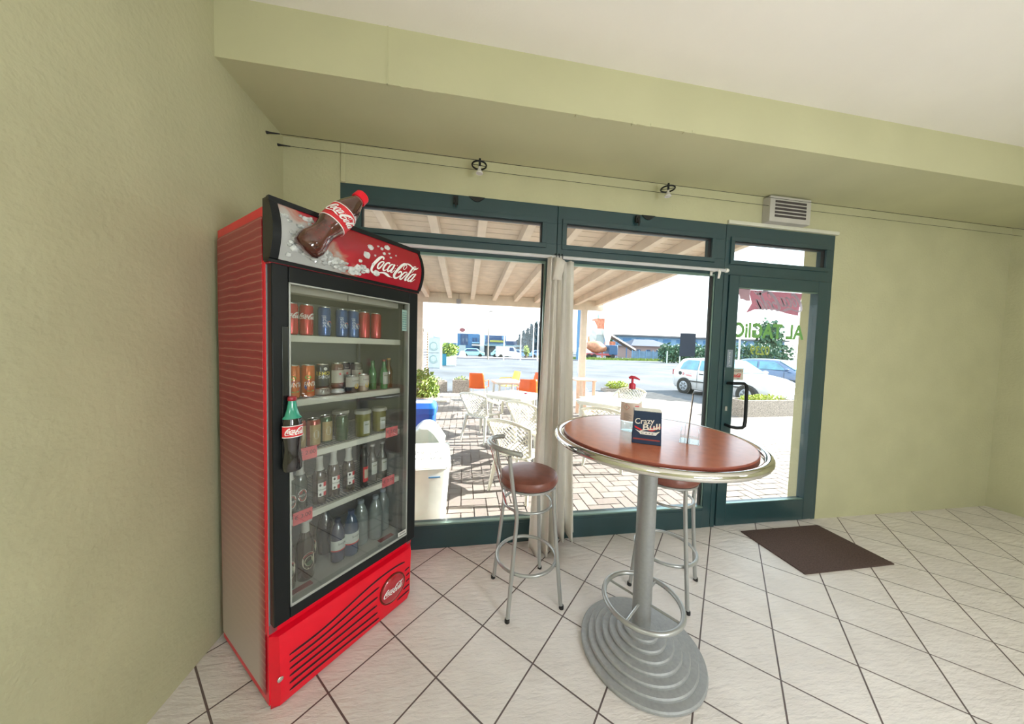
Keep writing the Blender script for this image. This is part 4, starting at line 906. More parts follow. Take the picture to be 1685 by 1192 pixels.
# ================================================================== OUTSIDE
def island_mat(name, c1, c2, rough=.85):
    m = bpy.data.materials.new(name); m.use_nodes = True; nt = m.node_tree; b = nt.nodes['Principled BSDF']
    g = nt.nodes.new('ShaderNodeNewGeometry'); rp = nt.nodes.new('ShaderNodeValToRGB'); rp.color_ramp.elements[0].color = (*c1, 1); rp.color_ramp.elements[1].color = (*c2, 1)
    nt.links.new(g.outputs['Random Per Island'], rp.inputs[0])
    nz = nt.nodes.new('ShaderNodeTexNoise'); nz.inputs['Scale'].default_value = 90; nt.links.new(g.outputs['Position'], nz.inputs['Vector'])
    mx = nt.nodes.new('ShaderNodeMix'); mx.data_type = 'RGBA'; mx.blend_type = 'MULTIPLY'; mx.inputs['Factor'].default_value = .35
    nt.links.new(rp.outputs[0], mx.inputs['A']); nt.links.new(nz.outputs['Color'], mx.inputs['B']); nt.links.new(mx.outputs['Result'], b.inputs['Base Color'])
    b.inputs['Roughness'].default_value = rough; return m
mb = MB(); mb.box(-260, 320, 8.4, 420, -.3, -.03); mb.box(-260, -3.5, .1, 8.4, -.3, -.03); mb.box(-260, 320, -200, YB - .25, -.3, -.03); mb.box(9.0, 320, .1, 8.4, -.3, -.03); mb.box(7.3, 9.0, 4.2, 8.4, -.3, -.03)
struct('asphalt_ground', mb, mat('pale_asphalt', (.105, .11, .12), .95, spec=.1, var=.25, vscale=.35, bump=.3, bscale=40), smooth=False)
struct('patio_bed', MB().box(-3.5, 7.3, .1, 8.4, -.3, -.012), mat('joint_sand', (.16, .12, .10), .95), smooth=False)
struct('patio_bed_side', MB().box(7.3, 9.0, .1, 4.2, -.3, -.012), MATS['joint_sand'], smooth=False)
mb = MB(); U = .125; g = .005
for i in range(-28, 72):
    for j in range(0, 66):
        t_ = (i - j) % 4; x, y = i * U, .1 + j * U
        if x > 7.3 and y > 4.1: continue
        if t_ == 0: x1, y1 = x + 2 * U, y + U
        elif t_ == 3: x1, y1 = x + U, y + 2 * U
        else: continue
        mb.add([(x + g, y + g, 0), (x1 - g, y + g, 0), (x1 - g, y1 - g, 0), (x + g, y1 - g, 0)], [(0, 1, 2, 3)])
struct('patio_paving', mb, island_mat('paver', (.20, .165, .145), (.27, .23, .20)), smooth=False)

# porch
t = thing('wooden_porch', (0, 0, 0), 0, 'cream wooden porch roof with rafters, standing outside the windows on two posts', 'porch')
ZR = lambda y: 3.0 - .0405 * y
RX = [-2.08, -1.505, -.93, -.375, .18, .735, 1.29, 1.845, 2.4, 2.955, 3.55]
for x in RX:
    mb = MB(); vs = [(x + a, y, ZR(y) + b_) for y in (.25, 5.43) for a in (-.05, .05) for b_ in (0, .14)]
    mb.add(vs, [(0, 1, 3, 2), (4, 6, 7, 5), (0, 4, 5, 1), (2, 3, 7, 6), (0, 2, 6, 4), (1, 5, 7, 3)]); mb.build('rafter', CREAM, t, bevel=.004)
mb = MB(); y = .25
while y < 5.9:
    y1 = min(5.9, y + .145); vs = [(x, yy, ZR(yy) + .1405 + b_) for yy in (y, y1 - .008) for x in (-2.4, 3.68) for b_ in (0, .02)]
    mb.add(vs, [(0, 1, 3, 2), (4, 6, 7, 5), (0, 4, 5, 1), (2, 3, 7, 6), (0, 2, 6, 4), (1, 5, 7, 3)]); y = y1
mb.box(-2.4, 3.68, .25, 5.9, 3.19, 3.20)
mb.build('roof_boards', mat('board_cream', (.56, .46, .36), .75, var=.12, vscale=5, bump=.15, bscale=60), t, smooth=False)
mb = MB(); mb.box(-2.4, 3.75, 5.43, 5.57, 2.67, 2.915); mb.build('header_beam', CREAM, t, bevel=.005)
for x in (-1.12, 3.22):
    mb = MB(); mb.box(x - .075, x + .075, 5.43, 5.58, 0, 2.67); mb.build('post', CREAM, t, bevel=.006)
t = thing('porch_lantern', (-.16, 5.38, 2.78), 0, 'small grey box lantern hung on the porch beam', 'lantern')
mb = MB(); mb.box(-.055, .055, -.05, .04, -.13, -.02); mb.build('lantern_box', mat('lantern_grey', (.25, .24, .27), .5), t, bevel=.01); MB().tube([(0, 0, -.02), (0, 0, .12)], .004, 6).build('lantern_stem', BLK, t); MB().tube([(0, 0, -.13), (0, 0, -.16)], .006, 6).build('drip', BLK, t)
# lattice screen
t = thing('lattice_screen', (-1.08, 5.75, 0), R(90), 'white slatted wooden screen beside the left porch post', 'screen')
WW = mat('whitewashed_wood', (.34, .27, .19), .7, var=.06)
mb = MB(); mb.box(0, 1.15, -.02, .02, .05, .10); mb.box(0, 1.15, -.02, .02, 1.97, 2.02); mb.box(0, .04, -.02, .02, 0, 2.02); mb.box(1.11, 1.15, -.02, .02, 0, 2.02); mb.build('screen_frame', WW, t, bevel=.003)
mb = MB(); z = .15
while z < 1.95: mb.cbox((.575, 0, z), (1.07, .03, .012), 0, 0, (R(35), 'X')); z += .075
mb.build('slats', WW, t)

# bins
def text_bin(): pass
t = thing('recycling_bin', (-.33, .545, 0), R(4), 'white plastic bin with lettered lid just outside the left window', 'bin')
BW = mat('bin_white', (.84, .85, .78), .35)
mb = MB()
def rbox(mb, w0, d0, w1, d1, z0, z1, r=.05, m=0, n=5):
    rings = []
    for w_, d_, z in ((w0, d0, z0), (w1, d1, z1)):
        P = []
        for cx, cy, a0 in ((w_ / 2 - r, d_ / 2 - r, 0), (-w_ / 2 + r, d_ / 2 - r, 90), (-w_ / 2 + r, -d_ / 2 + r, 180), (w_ / 2 - r, -d_ / 2 + r, 270)):
            for k in range(n + 1): a = R(a0 + 90 * k / n); P.append((cx + r * cos(a), cy + r * sin(a), z))
        rings.append(P)
    N = len(rings[0]); mb.add(rings[0] + rings[1], [tuple(range(N - 1, -1, -1)), tuple(range(N, 2 * N))] + [(i, (i + 1) % N, N + (i + 1) % N, N + i) for i in range(N)], m)
rbox(mb, .36, .34, .42, .40, 0, .47); bb = mb.build('bin_body', BW, t)
mb = MB(); rbox(mb, .44, .42, .45, .43, .47, .49, .06)
mb.prism([(-.215, .49), (-.20, .505), (.08, .60), (.16, .60), (.215, .49)], lambda a, b_: (.215, a, b_), lambda a, b_: (-.215, a, b_)); ld = mb.build('bin_lid', mat('lid_white', (.80, .82, .76), .3), t, bevel=.02)
mb = MB(); sl = Vector((0, -.28, -.095)).normalized(); f = plane(Vector((.02, -.06, .5545)) + Vector((0, -.095, .28)).normalized() * .004, (-1, 0, 0), sl); put_text(mb, 'LATTINE', .062, lambda x, y: f(x, y - .04 + x * .0), 0); put_text(mb, 'PLASTICA', .062, lambda x, y: f(x, y + .045), 0); mb.build('lettering', mat('grey_print', (.12, .12, .12), .5), ld, smooth=False)
mb = MB(); mb.box(.03, .13, -.205, -.20, .40, .41); mb.build('bin_mark', mat('bin_blue', (.05, .2, .4), .5), bb)
t = thing('domed_bin', (-.42, 1.25, 0), 0, 'grey bin with pale swing lid standing behind the white bin', 'bin')
mb = MB(); rbox(mb, .34, .30, .42, .38, 0, .40, .04); mb.build('bin_body', mat('mesh_grey', (.08, .09, .09), .5, var=.5, vscale=90), t)
mb = MB(); poly = [(-.21, .40), (.21, .40), (.215, .46), (.12, .60), (.05, .66), (-.05, .66), (-.12, .60), (-.215, .46)]; mb.prism(poly, lambda a, b_: (a, .2, b_), lambda a, b_: (a, -.2, b_)); mb.build('swing_lid', mat('lid_grey', (.50, .53, .47), .25, coat=.4), t, bevel=.02)
t = thing('blue_bin', (-.64, 2.50, 0), 0, 'bright blue plastic bin with a lid beyond the other bins', 'bin')
BL = mat('bin_blue_plastic', (.012, .09, .38), .35)
mb = MB(); rbox(mb, .36, .34, .44, .42, 0, .55, .04); mb.build('bin_body', BL, t)
mb = MB(); rbox(mb, .47, .45, .47, .45, .53, .62, .04); rbox(mb, .46, .44, .38, .34, .62, .69, .05); ld = mb.build('bin_lid', BL, t)
MB().box(-.10, .16, -.12, .06, .6905, .692).build('paper_label', WHT, ld, smooth=False)

# planters and plants
LEAF = island_mat('shrub_leaf', (.10, .17, .015), (.30, .40, .06), .6); LEAFD = island_mat('hedge_leaf', (.02, .08, .05), (.08, .18, .09), .7)
LEAFY = island_mat('lime_leaf', (.22, .32, .02), (.48, .50, .06), .6)
PEB = mat('pebble_concrete', (.28, .235, .20), .9, var=.55, vscale=45, bump=.8, bscale=60)
def planted(name, loc, rz, label, shape, size, fol, leafm, n, ls, cat='planter'):
    t = thing(name, loc, rz, label, cat)
    mb = MB()
    if shape == 'round': mb.lathe([(size[0] * .85, 0), (size[0], size[2] * .3), (size[0], size[2]), (size[0] * .88, size[2]), (size[0] * .86, size[2] - .05), (0, size[2] - .05)], 24)
    else:
        a, b_, h = size; mb.box(-a, a, -b_, b_, 0, h - .05); mb.box(-a, a, -b_, -b_ + .05, h - .05, h); mb.box(-a, a, b_ - .05, b_, h - .05, h); mb.box(-a, -a + .05, -b_ + .05, b_ - .05, h - .05, h); mb.box(a - .05, a, -b_ + .05, b_ - .05, h - .05, h)
    mb.build('pot', PEB, t)
    ms = MB()
    for c, rx, ry, rz_, k in fol: ms.leaves(c, rx, ry, rz_, int(n * k), ls)
    ms.build('foliage', leafm, t, smooth=False)
    mb = MB()
    for i in range(4): a = i * 1.7; mb.tube([(.05 * cos(a), .05 * sin(a), size[2] - .06), (.12 * cos(a), .12 * sin(a), size[2] + .12)], .006, 5)
    mb.build('stem', mat('stem_brown', (.15, .10, .05), .8), t)
    return t
planted('potted_shrub', (-.93, 5.05, 0), 0, 'leafy shrub in a round pebbled pot left of the porch', 'round', (.27, .27, .36), [((-.02, 0, .62), .36, .33, .42, 1.0), ((.12, 0, .50), .24, .25, .26, .5)], LEAF, 1500, .07)
planted('potted_plant', (-.07, 8.25, 0), 0, 'square pebbled planter with a few sprigs behind the orange chairs', 'box', (.30, .26, .43), [((0, 0, .47), .26, .2, .09, 1.0)], LEAF, 60, .07)
planted('potted_plant', (7.75, 4.35, 0), R(3), 'long pebbled planter with lime leaves beyond the glass door', 'box', (.85, .24, .42), [((0, 0, .45), .8, .2, .09, 1.0)], LEAFY, 420, .08)
planted('potted_plant', (6.05, 8.75, -.03), 0, 'low bright lime-green plant bed by the car', 'box', (.55, .25, .12), [((0, 0, .25), .52, .22, .17, 1.0)], LEAFY, 650, .09)
planted('potted_plant', (-1.0, 8.4, 0), .2, 'pale pebbled planter behind the leafy shrub', 'box', (.40, .26, .36), [((0, 0, .40), .35, .2, .08, 1.0)], LEAF, 50, .07)
planted('potted_plant', (3.3, 8.3, 0), .1, 'pebbled planter with sprigs hidden partly by the curtain', 'box', (.5, .26, .42), [((0, 0, .46), .4, .2, .1, 1.0)], LEAF, 80, .07)
for (a, b_, c_, d_, lab) in ((-.62, .02, 7.05, 7.25, 'white board lying on the paving, farther of two'), (-1.0, -.45, 6.25, 6.45, 'white board lying on the paving, nearer of two')):
    tag(MB().box(a, b_, c_, d_, 0, .05).build('paving_board', WHP, bevel=.004), lab, 'board', 'white boards on the paving')

# white plastic armchairs
CHW = mat('chair_plastic', (.62, .58, .48), .4, var=.03)
def plastic_chair(loc, rz, label):
    t = thing('garden_chair', loc, rz, label, 'chair', 'white plastic armchairs on the patio')
    mb = MB(); n = 10; vs = []
    for j in range(n + 1):
        for i in range(n + 1):
            x = -.21 + .44 * j / n; y = (-.5 + i / n) * (.42 + .04 * j / n); vs.append((x, y, .425 - .025 * cos(pi * (i / n - .5)) + (-.03 * ((j / n - .85) / .15) ** 2 if j / n > .85 else 0)))
    mb.add(vs, [(j * (n + 1) + i, j * (n + 1) + i + 1, (j + 1) * (n + 1) + i + 1, (j + 1) * (n + 1) + i) for j in range(n) for i in range(n)])
    o = mb.build('seat', CHW, t); s = o.modifiers.new('t', 'SOLIDIFY'); s.thickness = .012
    # back: curved frame with diagonal lattice
    def B(u, v):   # u -1..1 across, v 0..1 up
        wd = .19 + .085 * v; ph = u * .95; return Vector((-.20 - .15 * v + .16 * (1 - cos(ph)) * 1.0, wd * sin(ph) / sin(.95), .42 + .40 * v - .05 * v * u * u))
    mb = MB(); mb.tube([B(-1, v / 8) for v in range(9)] + [B(u / 8 - 1, 1) for u in range(1, 17)] + [B(1, 1 - v / 8) for v in range(1, 9)], .018, 8); bk = mb.build('backrest', CHW, t)
    mb = MB(); K = 9
    for s_ in (-1, 1):
        for k in range(-K, K + 1):
            pts = []
            for q in range(13):
                v = q / 12 * .98; u = k / K * 1.9 + s_ * (v - .5) * 1.5
                if abs(u) <= .97: pts.append(B(u, v) )
            if len(pts) > 1: mb.tube(pts, .0065, 4)
    mb.build('back_lattice', CHW, bk)
    for s_ in (-1, 1):
        mb = MB(); mb.tube([B(s_ * .98, .93), (-.16, s_ * .29, .70), (0, s_ * .30, .645), (.14, s_ * .29, .64), (.20, s_ * .265, .62), (.21, s_ * .25, .43)], [.02, .026, .026, .026, .024, .022], 8); mb.build('armrest', CHW, t)
        for x0_, x1_ in ((.20, .25), (-.19, -.27)):
            mb = MB(); mb.tube([(x0_, s_ * .20, .42), ((x0_ + x1_) / 2, s_ * .225, .2), (x1_, s_ * .25, 0)], [.030, .024, .017], 6); mb.build('leg', CHW, t)
    return t
ch = plastic_chair((.66, .90, 0), R(44), 'white plastic armchair with latticed back, nearest the left window')
G = 'white plastic armchairs on the patio'
dup(ch, (.34, 2.78, 0), R(48), 'white plastic armchair left of the white table, its back to us', G)
dup(ch, (1.02, 1.95, 0), R(40), 'sunlit white plastic armchair just behind the nearest one', G)
dup(ch, (1.70, 3.35, 0), R(215), 'white plastic armchair turned to face left, beside the curtain', G)
dup(ch, (1.98, 1.52, 0), R(50), 'white plastic armchair right of the curtain, back to the window', G)
dup(ch, (3.15, 3.1, 0), R(215), 'white plastic armchair on the far side of the right-hand table', G)
TBW = mat('table_plastic', (.55, .54, .50), .35)
def ptable(loc, rz, s, label, m=TBW, cat='table', nm='garden_table'):
    t = thing(nm, loc, rz, label, cat, 'tables on the patio')
    mb = MB(); rbox(mb, s, s, s, s, .70, .725, .07); mb.build('tabletop', m, t)
    mb = MB(); rbox(mb, s - .06, s - .06, s - .03, s - .03, .655, .70, .05); mb.build('apron', m, t)
    for a in (-1, 1):
        for b_ in (-1, 1):
            mb = MB(); mb.tube([(a * (s / 2 - .09), b_ * (s / 2 - .09), .68), (a * (s / 2 - .07), b_ * (s / 2 - .07), 0)], [.032, .022], 8); mb.build('leg', m, t)
    return t
ptable((.95, 3.08, 0), R(43), .80, 'white plastic garden table left of the curtain')
ptable((2.42, 2.42, 0), R(38), .80, 'white plastic garden table seen right of the curtain')
# red cap on the table
tag(MB().lathe([(.025, 0), (.03, .01), (.03, .02), (0, .024)], 16).build('ashtray', mat('ashtray_red', (.35, .02, .06), .4)), 'tiny dark red ashtray on the left white table', 'ashtray').location = (1.15, 3.1, .7255)
# orange chairs
def cafe_chair(loc, rz, label, m):
    t = thing('cafe_chair', loc, rz, label, 'chair', 'coloured plastic chairs at the back of the patio')
    mb = MB(); n = 8; mb.add([(-.20 + .42 * j / n, (-.5 + i / n) * .42, .45 - .015 * sin(pi * i / n)) for j in range(n + 1) for i in range(n + 1)], [(j * (n + 1) + i, j * (n + 1) + i + 1, (j + 1) * (n + 1) + i + 1, (j + 1) * (n + 1) + i) for j in range(n) for i in range(n)])
    o = mb.build('seat', m, t); s = o.modifiers.new('t', 'SOLIDIFY'); s.thickness = .015
    mb = MB(); mb.add([(-.21 - .10 * (j / n) ** 1.3 - .03 * cos(pi * (i / n - .5)), (-.5 + i / n) * (.44 - .06 * j / n), .46 + .42 * j / n) for j in range(n + 1) for i in range(n + 1)], [(j * (n + 1) + i, j * (n + 1) + i + 1, (j + 1) * (n + 1) + i + 1, (j + 1) * (n + 1) + i) for j in range(n) for i in range(n)])
    o = mb.build('backrest', m, t); s = o.modifiers.new('t', 'SOLIDIFY'); s.thickness = .015
    for s_ in (-1, 1):
        mb = MB(); mb.tube([(-.24, s_ * .22, .66), (.12, s_ * .25, .66), (.17, s_ * .25, .63), (.20, s_ * .24, .45)], .014, 6); mb.build('armrest', m, t)
        for x0_, x1_ in ((.19, .22), (-.19, -.24)): mb = MB(); mb.tube([(x0_, s_ * .20, .45), (x1_, s_ * .22, 0)], .014, 6); mb.build('leg', STEEL, t)
    return t
ORG = mat('chair_orange', (.75, .11, .012), .4); YEL = mat('chair_yellow', (.75, .52, .035), .4)
c1 = cafe_chair((.42, 6.05, 0), R(75), 'orange plastic chair at the left of the coloured chairs', ORG)
G = 'coloured plastic chairs at the back of the patio'
dup(c1, (1.50, 4.55, 0), R(80), 'orange plastic chair nearest the curtain', G)
dup(c1, (1.95, 5.95, 0), R(215), 'orange plastic chair at the rear, facing the house', G)
cafe_chair((1.33, 6.55, 0), R(200), 'yellow plastic chair between the orange ones', YEL)
ptable((1.1, 5.35, 0), R(10), .70, 'low white table among the orange chairs')
t = thing('picnic_table', (3.3, 5.0, 0), R(0), 'pale wooden table with a bench beside the right porch post', 'table')
TW = mat('pale_pink_wood', (.66, .44, .32), .7, var=.1)
mb = MB(); [mb.box(-.55, .0 - .02, -.35 + i * .14, -.22 + i * .14, .80, .83) for i in range(5)]; mb.build('tabletop', TW, t, bevel=.004)
for a, b_ in ((-.5, -.3), (-.08, -.3), (-.5, .3), (-.08, .3)): MB().box(a - .03, a + .03, b_ - .03, b_ + .03, 0, .80).build('leg', TW, t, bevel=.004)
MB().box(-.55, -.02, -.75, -.5, .42, .45).build('bench_seat', TW, t, bevel=.004); MB().box(-.5, -.44, -.72, -.53, 0, .42).build('bench_leg', TW, t)
t = thing('display_board', (8.3, 18.0, -.03), R(8), 'white framed notice board stand beyond the right porch post', 'sign')
MB().box(-.16, .16, -.03, .03, .12, 1.75).build('board_panel', mat('board_pale', (.50, .58, .55), .5), t); mb = MB(); mb.box(-.22, -.16, -.04, .04, 0, 1.8); mb.box(.16, .22, -.04, .04, 0, 1.8); mb.box(-.22, .22, -.04, .04, 1.75, 1.82); mb.build('board_frame', WHP, t); 

# laundry tower
t = thing('laundry_machine', (-2.15, 20.0, -.03), R(-4), 'white twin-drum laundry machine standing by the car park, left', 'machine')
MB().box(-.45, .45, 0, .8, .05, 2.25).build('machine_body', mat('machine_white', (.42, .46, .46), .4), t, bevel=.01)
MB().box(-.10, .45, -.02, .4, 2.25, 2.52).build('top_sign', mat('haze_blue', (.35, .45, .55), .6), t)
for z, r in ((1.62, .33), (.68, .31)):
    T_ = Matrix.Translation((-.05, 0, z)) @ Matrix.Rotation(R(90), 4, 'X')
    o = MB().lathe([(r, 0), (r, .03), (r - .04, .04), (r - .05, .01), (0, .01)], 28, T=T_).build('drum_door', mat('drum_pale', (.30, .38, .36), .4), t)
    MB().lathe([(r - .10, .012), (r - .12, .03), (0, .035)], 24, T=T_).build('drum_glass', mat('drum_glass', (.40, .46, .44), .2), o)
MB().box(-.45, .35, -.03, 0, 1.13, 1.17).build('divider_bar', mat('divider_grey', (.25, .28, .28), .5), t); MB().box(-.42, .42, .02, .75, 0, .05).build('plinth', mat('plinth_grey', (.3, .35, .4), .6), t)

# ------------------------------------------------------------------ street scene
def G0(px, Y): p = at(px, 585, Y); return p.x
def zz(px, py, Y): return at(px, py, Y).z
GZ = -.03
# teal planter with bush
xa = G0(722, 24); 
t = thing('street_planter', (G0(736, 24), 24, GZ), 0, 'teal and white street planter with a bush across the car park', 'planter')
MB().box(-.95, -.05, -.4, .4, 0, 1.0).build('pot', mat('planter_teal', (.015, .18, .27), .5), t, bevel=.03); MB().box(-.05, .75, -.42, .4, 0, .75).build('pot_white', mat('planter_white', (.6, .72, .75), .5), t, bevel=.03)
mb = MB(); mb.leaves((.05, 0, 1.35), .95, .6, .65, 500, .28); mb.build('foliage', LEAF, t, smooth=False)
# haze-blue roadside building with canopy
HB = mat('haze_blue_wall', (.05, .14, .27), .8, var=.04, vscale=1); HB2 = mat('haze_blue_pale', (.13, .24, .36), .8); HBD = mat('haze_navy', (.02, .05, .12), .6); HGL = mat('far_window', (.06, .10, .16), .2)  # the blue of lens haze is painted into these far wall colours
Y0 = 62
def fx(px): return at(px, 580, Y0).x
def fz(px, py): return at(px, py, Y0).z
bld = thing('roadside_building', (fx(752), Y0, GZ), 0, 'haze-blue two-storey roadside building with yellow sign, far left of centre', 'building')
O = fx(752)
def LB(a): return fx(a) - O
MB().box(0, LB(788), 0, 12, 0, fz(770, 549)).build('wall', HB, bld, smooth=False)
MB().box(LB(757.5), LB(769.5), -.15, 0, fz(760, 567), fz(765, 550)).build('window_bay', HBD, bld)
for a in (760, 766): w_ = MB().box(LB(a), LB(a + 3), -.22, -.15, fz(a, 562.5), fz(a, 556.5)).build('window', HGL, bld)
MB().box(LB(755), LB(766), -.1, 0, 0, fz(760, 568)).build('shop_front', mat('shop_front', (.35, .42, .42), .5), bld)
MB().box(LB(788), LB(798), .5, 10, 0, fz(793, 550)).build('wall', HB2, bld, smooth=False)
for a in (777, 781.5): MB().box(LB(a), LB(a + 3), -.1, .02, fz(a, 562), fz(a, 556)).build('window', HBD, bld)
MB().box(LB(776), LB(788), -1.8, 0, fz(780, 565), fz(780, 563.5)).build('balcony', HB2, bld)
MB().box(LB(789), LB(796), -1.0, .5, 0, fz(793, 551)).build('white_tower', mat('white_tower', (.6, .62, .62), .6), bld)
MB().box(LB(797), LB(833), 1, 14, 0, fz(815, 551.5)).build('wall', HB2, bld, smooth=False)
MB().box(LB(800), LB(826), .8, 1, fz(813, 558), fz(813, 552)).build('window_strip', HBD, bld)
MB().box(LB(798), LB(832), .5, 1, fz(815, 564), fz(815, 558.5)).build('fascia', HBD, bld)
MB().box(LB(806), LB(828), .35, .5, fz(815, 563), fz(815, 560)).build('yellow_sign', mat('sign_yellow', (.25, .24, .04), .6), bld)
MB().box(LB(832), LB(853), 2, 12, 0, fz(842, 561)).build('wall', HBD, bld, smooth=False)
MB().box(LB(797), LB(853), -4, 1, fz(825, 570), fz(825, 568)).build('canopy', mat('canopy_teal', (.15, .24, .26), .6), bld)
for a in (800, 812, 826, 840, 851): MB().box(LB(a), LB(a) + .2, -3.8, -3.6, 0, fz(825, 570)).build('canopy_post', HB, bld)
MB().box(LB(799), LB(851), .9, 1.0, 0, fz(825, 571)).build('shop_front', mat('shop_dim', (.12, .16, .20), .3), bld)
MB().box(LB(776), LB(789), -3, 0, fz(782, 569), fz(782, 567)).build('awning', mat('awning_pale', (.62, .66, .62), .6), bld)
t = thing('rooftop_sign', (fx(760), Y0 + .5, fz(760, 549) + .03), 0, 'red and white oval sign with green lettering on the blue building roof', 'sign')
mb = MB(); mb.lathe([(0, -.1), (1, -.1), (1, .1), (0, .1)], 28, T=Matrix.Translation((0, 0, .75)) @ Matrix.Rotation(R(90), 4, 'X') @ Matrix.Diagonal((.62, .42, 1, 1))); mb.build('oval_panel', mat('oval_red', (.20, .05, .06), .6), t)
mb = MB(); [mb.box(.75, 1.9 - .1 * i, -.05, .05, .35 + i * .28, .50 + i * .28) for i in range(3)]; mb.build('sign_bars', mat('sign_green', (.08, .20, .13), .6), t); MB().box(-.03, .03, -.05, .05, 0, .4).build('sign_pole', HBD, t)
# low far buildings to the left
t = thing('low_building', (at(722, 580, 80).x, 80, GZ), 0, 'low haze-blue building in the distance left of the blue one', 'building'); MB().box(0, at(751, 580, 80).x - at(722, 580, 80).x, 0, 8, 0, at(740, 567, 80).z).build('wall', HB2, t); MB().box(-.4, at(751, 580, 80).x - at(722, 580, 80).x, -.4, 8.4, at(740, 567, 80).z, at(740, 567, 80).z + .5).build('roof', HB, t)
t = thing('low_building', (at(722, 580, 50).x - .6, 50, GZ), 0, 'small dark house at the left edge of the car park view', 'building'); MB().box(0, .9, 0, 5, 0, at(722, 566, 50).z).build('wall', HBD, t); MB().box(-.1, 1.0, -.1, 5.1, at(722, 566, 50).z, at(722, 563, 50).z).build('roof', HB, t)
# parked cars far away
def far_car(px, Y, L, col, lab, rz=0, van=False):
    t = thing('parked_car', (at(px, 580, Y).x, Y, GZ), rz, lab, 'car', 'cars parked across the road'); h = 1.45 if not van else 1.95
    mb = MB(); poly = [(-L / 2, .3), (-L / 2, .75), (-L / 2 + .3, .9), (-L * .28, h), (L * .18, h), (L * .32, .95), (L / 2, .8), (L / 2, .3)] if not van else [(-L / 2, .3), (-L / 2, h), (L * .25, h), (L * .36, 1.1), (L / 2, .9), (L / 2, .3)]
    mb.prism(poly, lambda a, b_: (a, .8, b_), lambda a, b_: (a, -.8, b_)); b_o = mb.build('car_body', mat('carpaint_%02d' % int(col[2] * 99), col, .3, coat=.5), t, bevel=.05)
    poly = [(-L * .36, .92), (-L * .26, h - .1), (L * .14, h - .1), (L * .26, .96)] if not van else [(L * .05, 1.15), (L * .05, h - .15), (L * .22, h - .15), (L * .31, 1.15)]
    mb = MB(); mb.prism(poly, lambda a, b_: (a, -.795, b_), lambda a, b_: (a, -.815, b_)); mb.build('side_window', HBD, t)
    for x in (-L * .31, L * .31):
        for y in (-.72, .72): MB().lathe([(0, -.1), (.31, -.1), (.31, .1), (0, .1)], 18, T=Matrix.Translation((x, y, .31)) @ Matrix.Rotation(R(90), 4, 'X')).build('wheel', RUBBER, t)
    return t
far_car(778, 50, 4.0, (.30, .62, .62), 'pale turquoise car parked before the blue building')
far_car(824, 52, 3.6, (.32, .60, .66), 'pale blue car half hidden behind the white van')
far_car(835, 48, 3.9, (.75, .76, .72), 'white van parked under the canopy', van=True)
far_car(857, 54, 3.6, (.16, .28, .44), 'blue hatchback parked right of the white van')
far_car(887, 55, 3.8, (.18, .30, .42), 'blue car partly hidden by the curtain, near the dark trees')
far_car(728, 62, 3.8, (.34, .38, .46), 'grey car at the far left behind the teal planter')
# flag poles and lamp
POLE = mat('white_pole', (.72, .72, .70), .5)
for px, top_, Y, lab in ((829, 550, 38, 'white flagpole before the white van'), (856.5, 547, 38, 'white flagpole left of the dark trees'), (877, 540, 42, 'thin white flagpole against the dark trees'), (884.5, 534, 38, 'tallest white flagpole next to the curtain')):
    x = at(px, 580, Y).x; h = at(px, top_, Y).z; o = MB().tube([(0, 0, 0), (0, 0, h)], [.09, .06], 8).build('flagpole', POLE); o.location = (x, Y, GZ); tag(o, lab, 'pole', 'white flagpoles along the road')
Yl = 40; t = thing('street_lamp', (at(803, 580, Yl).x, Yl, GZ), 0, 'tall dark street lamp in front of the blue building', 'street lamp')
h = at(803, 515, Yl).z; MB().tube([(0, 0, 0), (0, 0, h)], [.12, .06], 8).build('pole', mat('lamp_dark', (.20, .17, .14), .5), t); MB().tube([(0, 0, h), (.1, 0, h + .25), (.5, 0, h + .25)], [.06, .08, .10], 8).build('lamp_head', MATS['lamp_dark'], t)
# white concrete bollards
for px, Y, lab in ((761, 46, 'white tapered concrete block by the road, left one'), (848, 46, 'white tapered concrete block by the road, middle one')):
    t = MB(); t.prism([(-.65, 0), (.65, 0), (.42, .75), (.30, 1.0), (-.30, 1.0), (-.40, .7)], lambda a, b_: (a, .3, b_), lambda a, b_: (a, -.3, b_)); o = t.build('road_block', WHT, bevel=.05); o.location = (at(px, 580, Y).x, Y, GZ); tag(o, lab, 'road block', 'white concrete blocks along the road')
# kerbed island, street furniture
struct('kerb_strip', MB().box(at(750, 585, 42).x, at(893, 585, 42).x + 6, 41.6, 42, GZ, .12), mat('kerb_dark', (.16, .15, .17), .9), smooth=False)
struct('far_pavement', MB().box(-60, at(905, 585, 42).x + 4, 42, 46, GZ, .1), mat('pavement_pink', (.45, .38, .38), .9), smooth=False)
# verge
mb = MB(); rv = random.Random(9)
for _ in range(2500):
    x = rv.uniform(13, 75); y = rv.uniform(48.8, 50.5); h_ = rv.uniform(.15, .6)
    mb.add([(x - .2, y, GZ), (x + .2, y, GZ), (x + rv.uniform(-.2, .2), y, GZ + h_)], [(0, 1, 2)])
tag(mb.build('grass_verge', LEAF, smooth=False), 'strip of rough grass along the far side of the road', 'grass', kind='stuff')
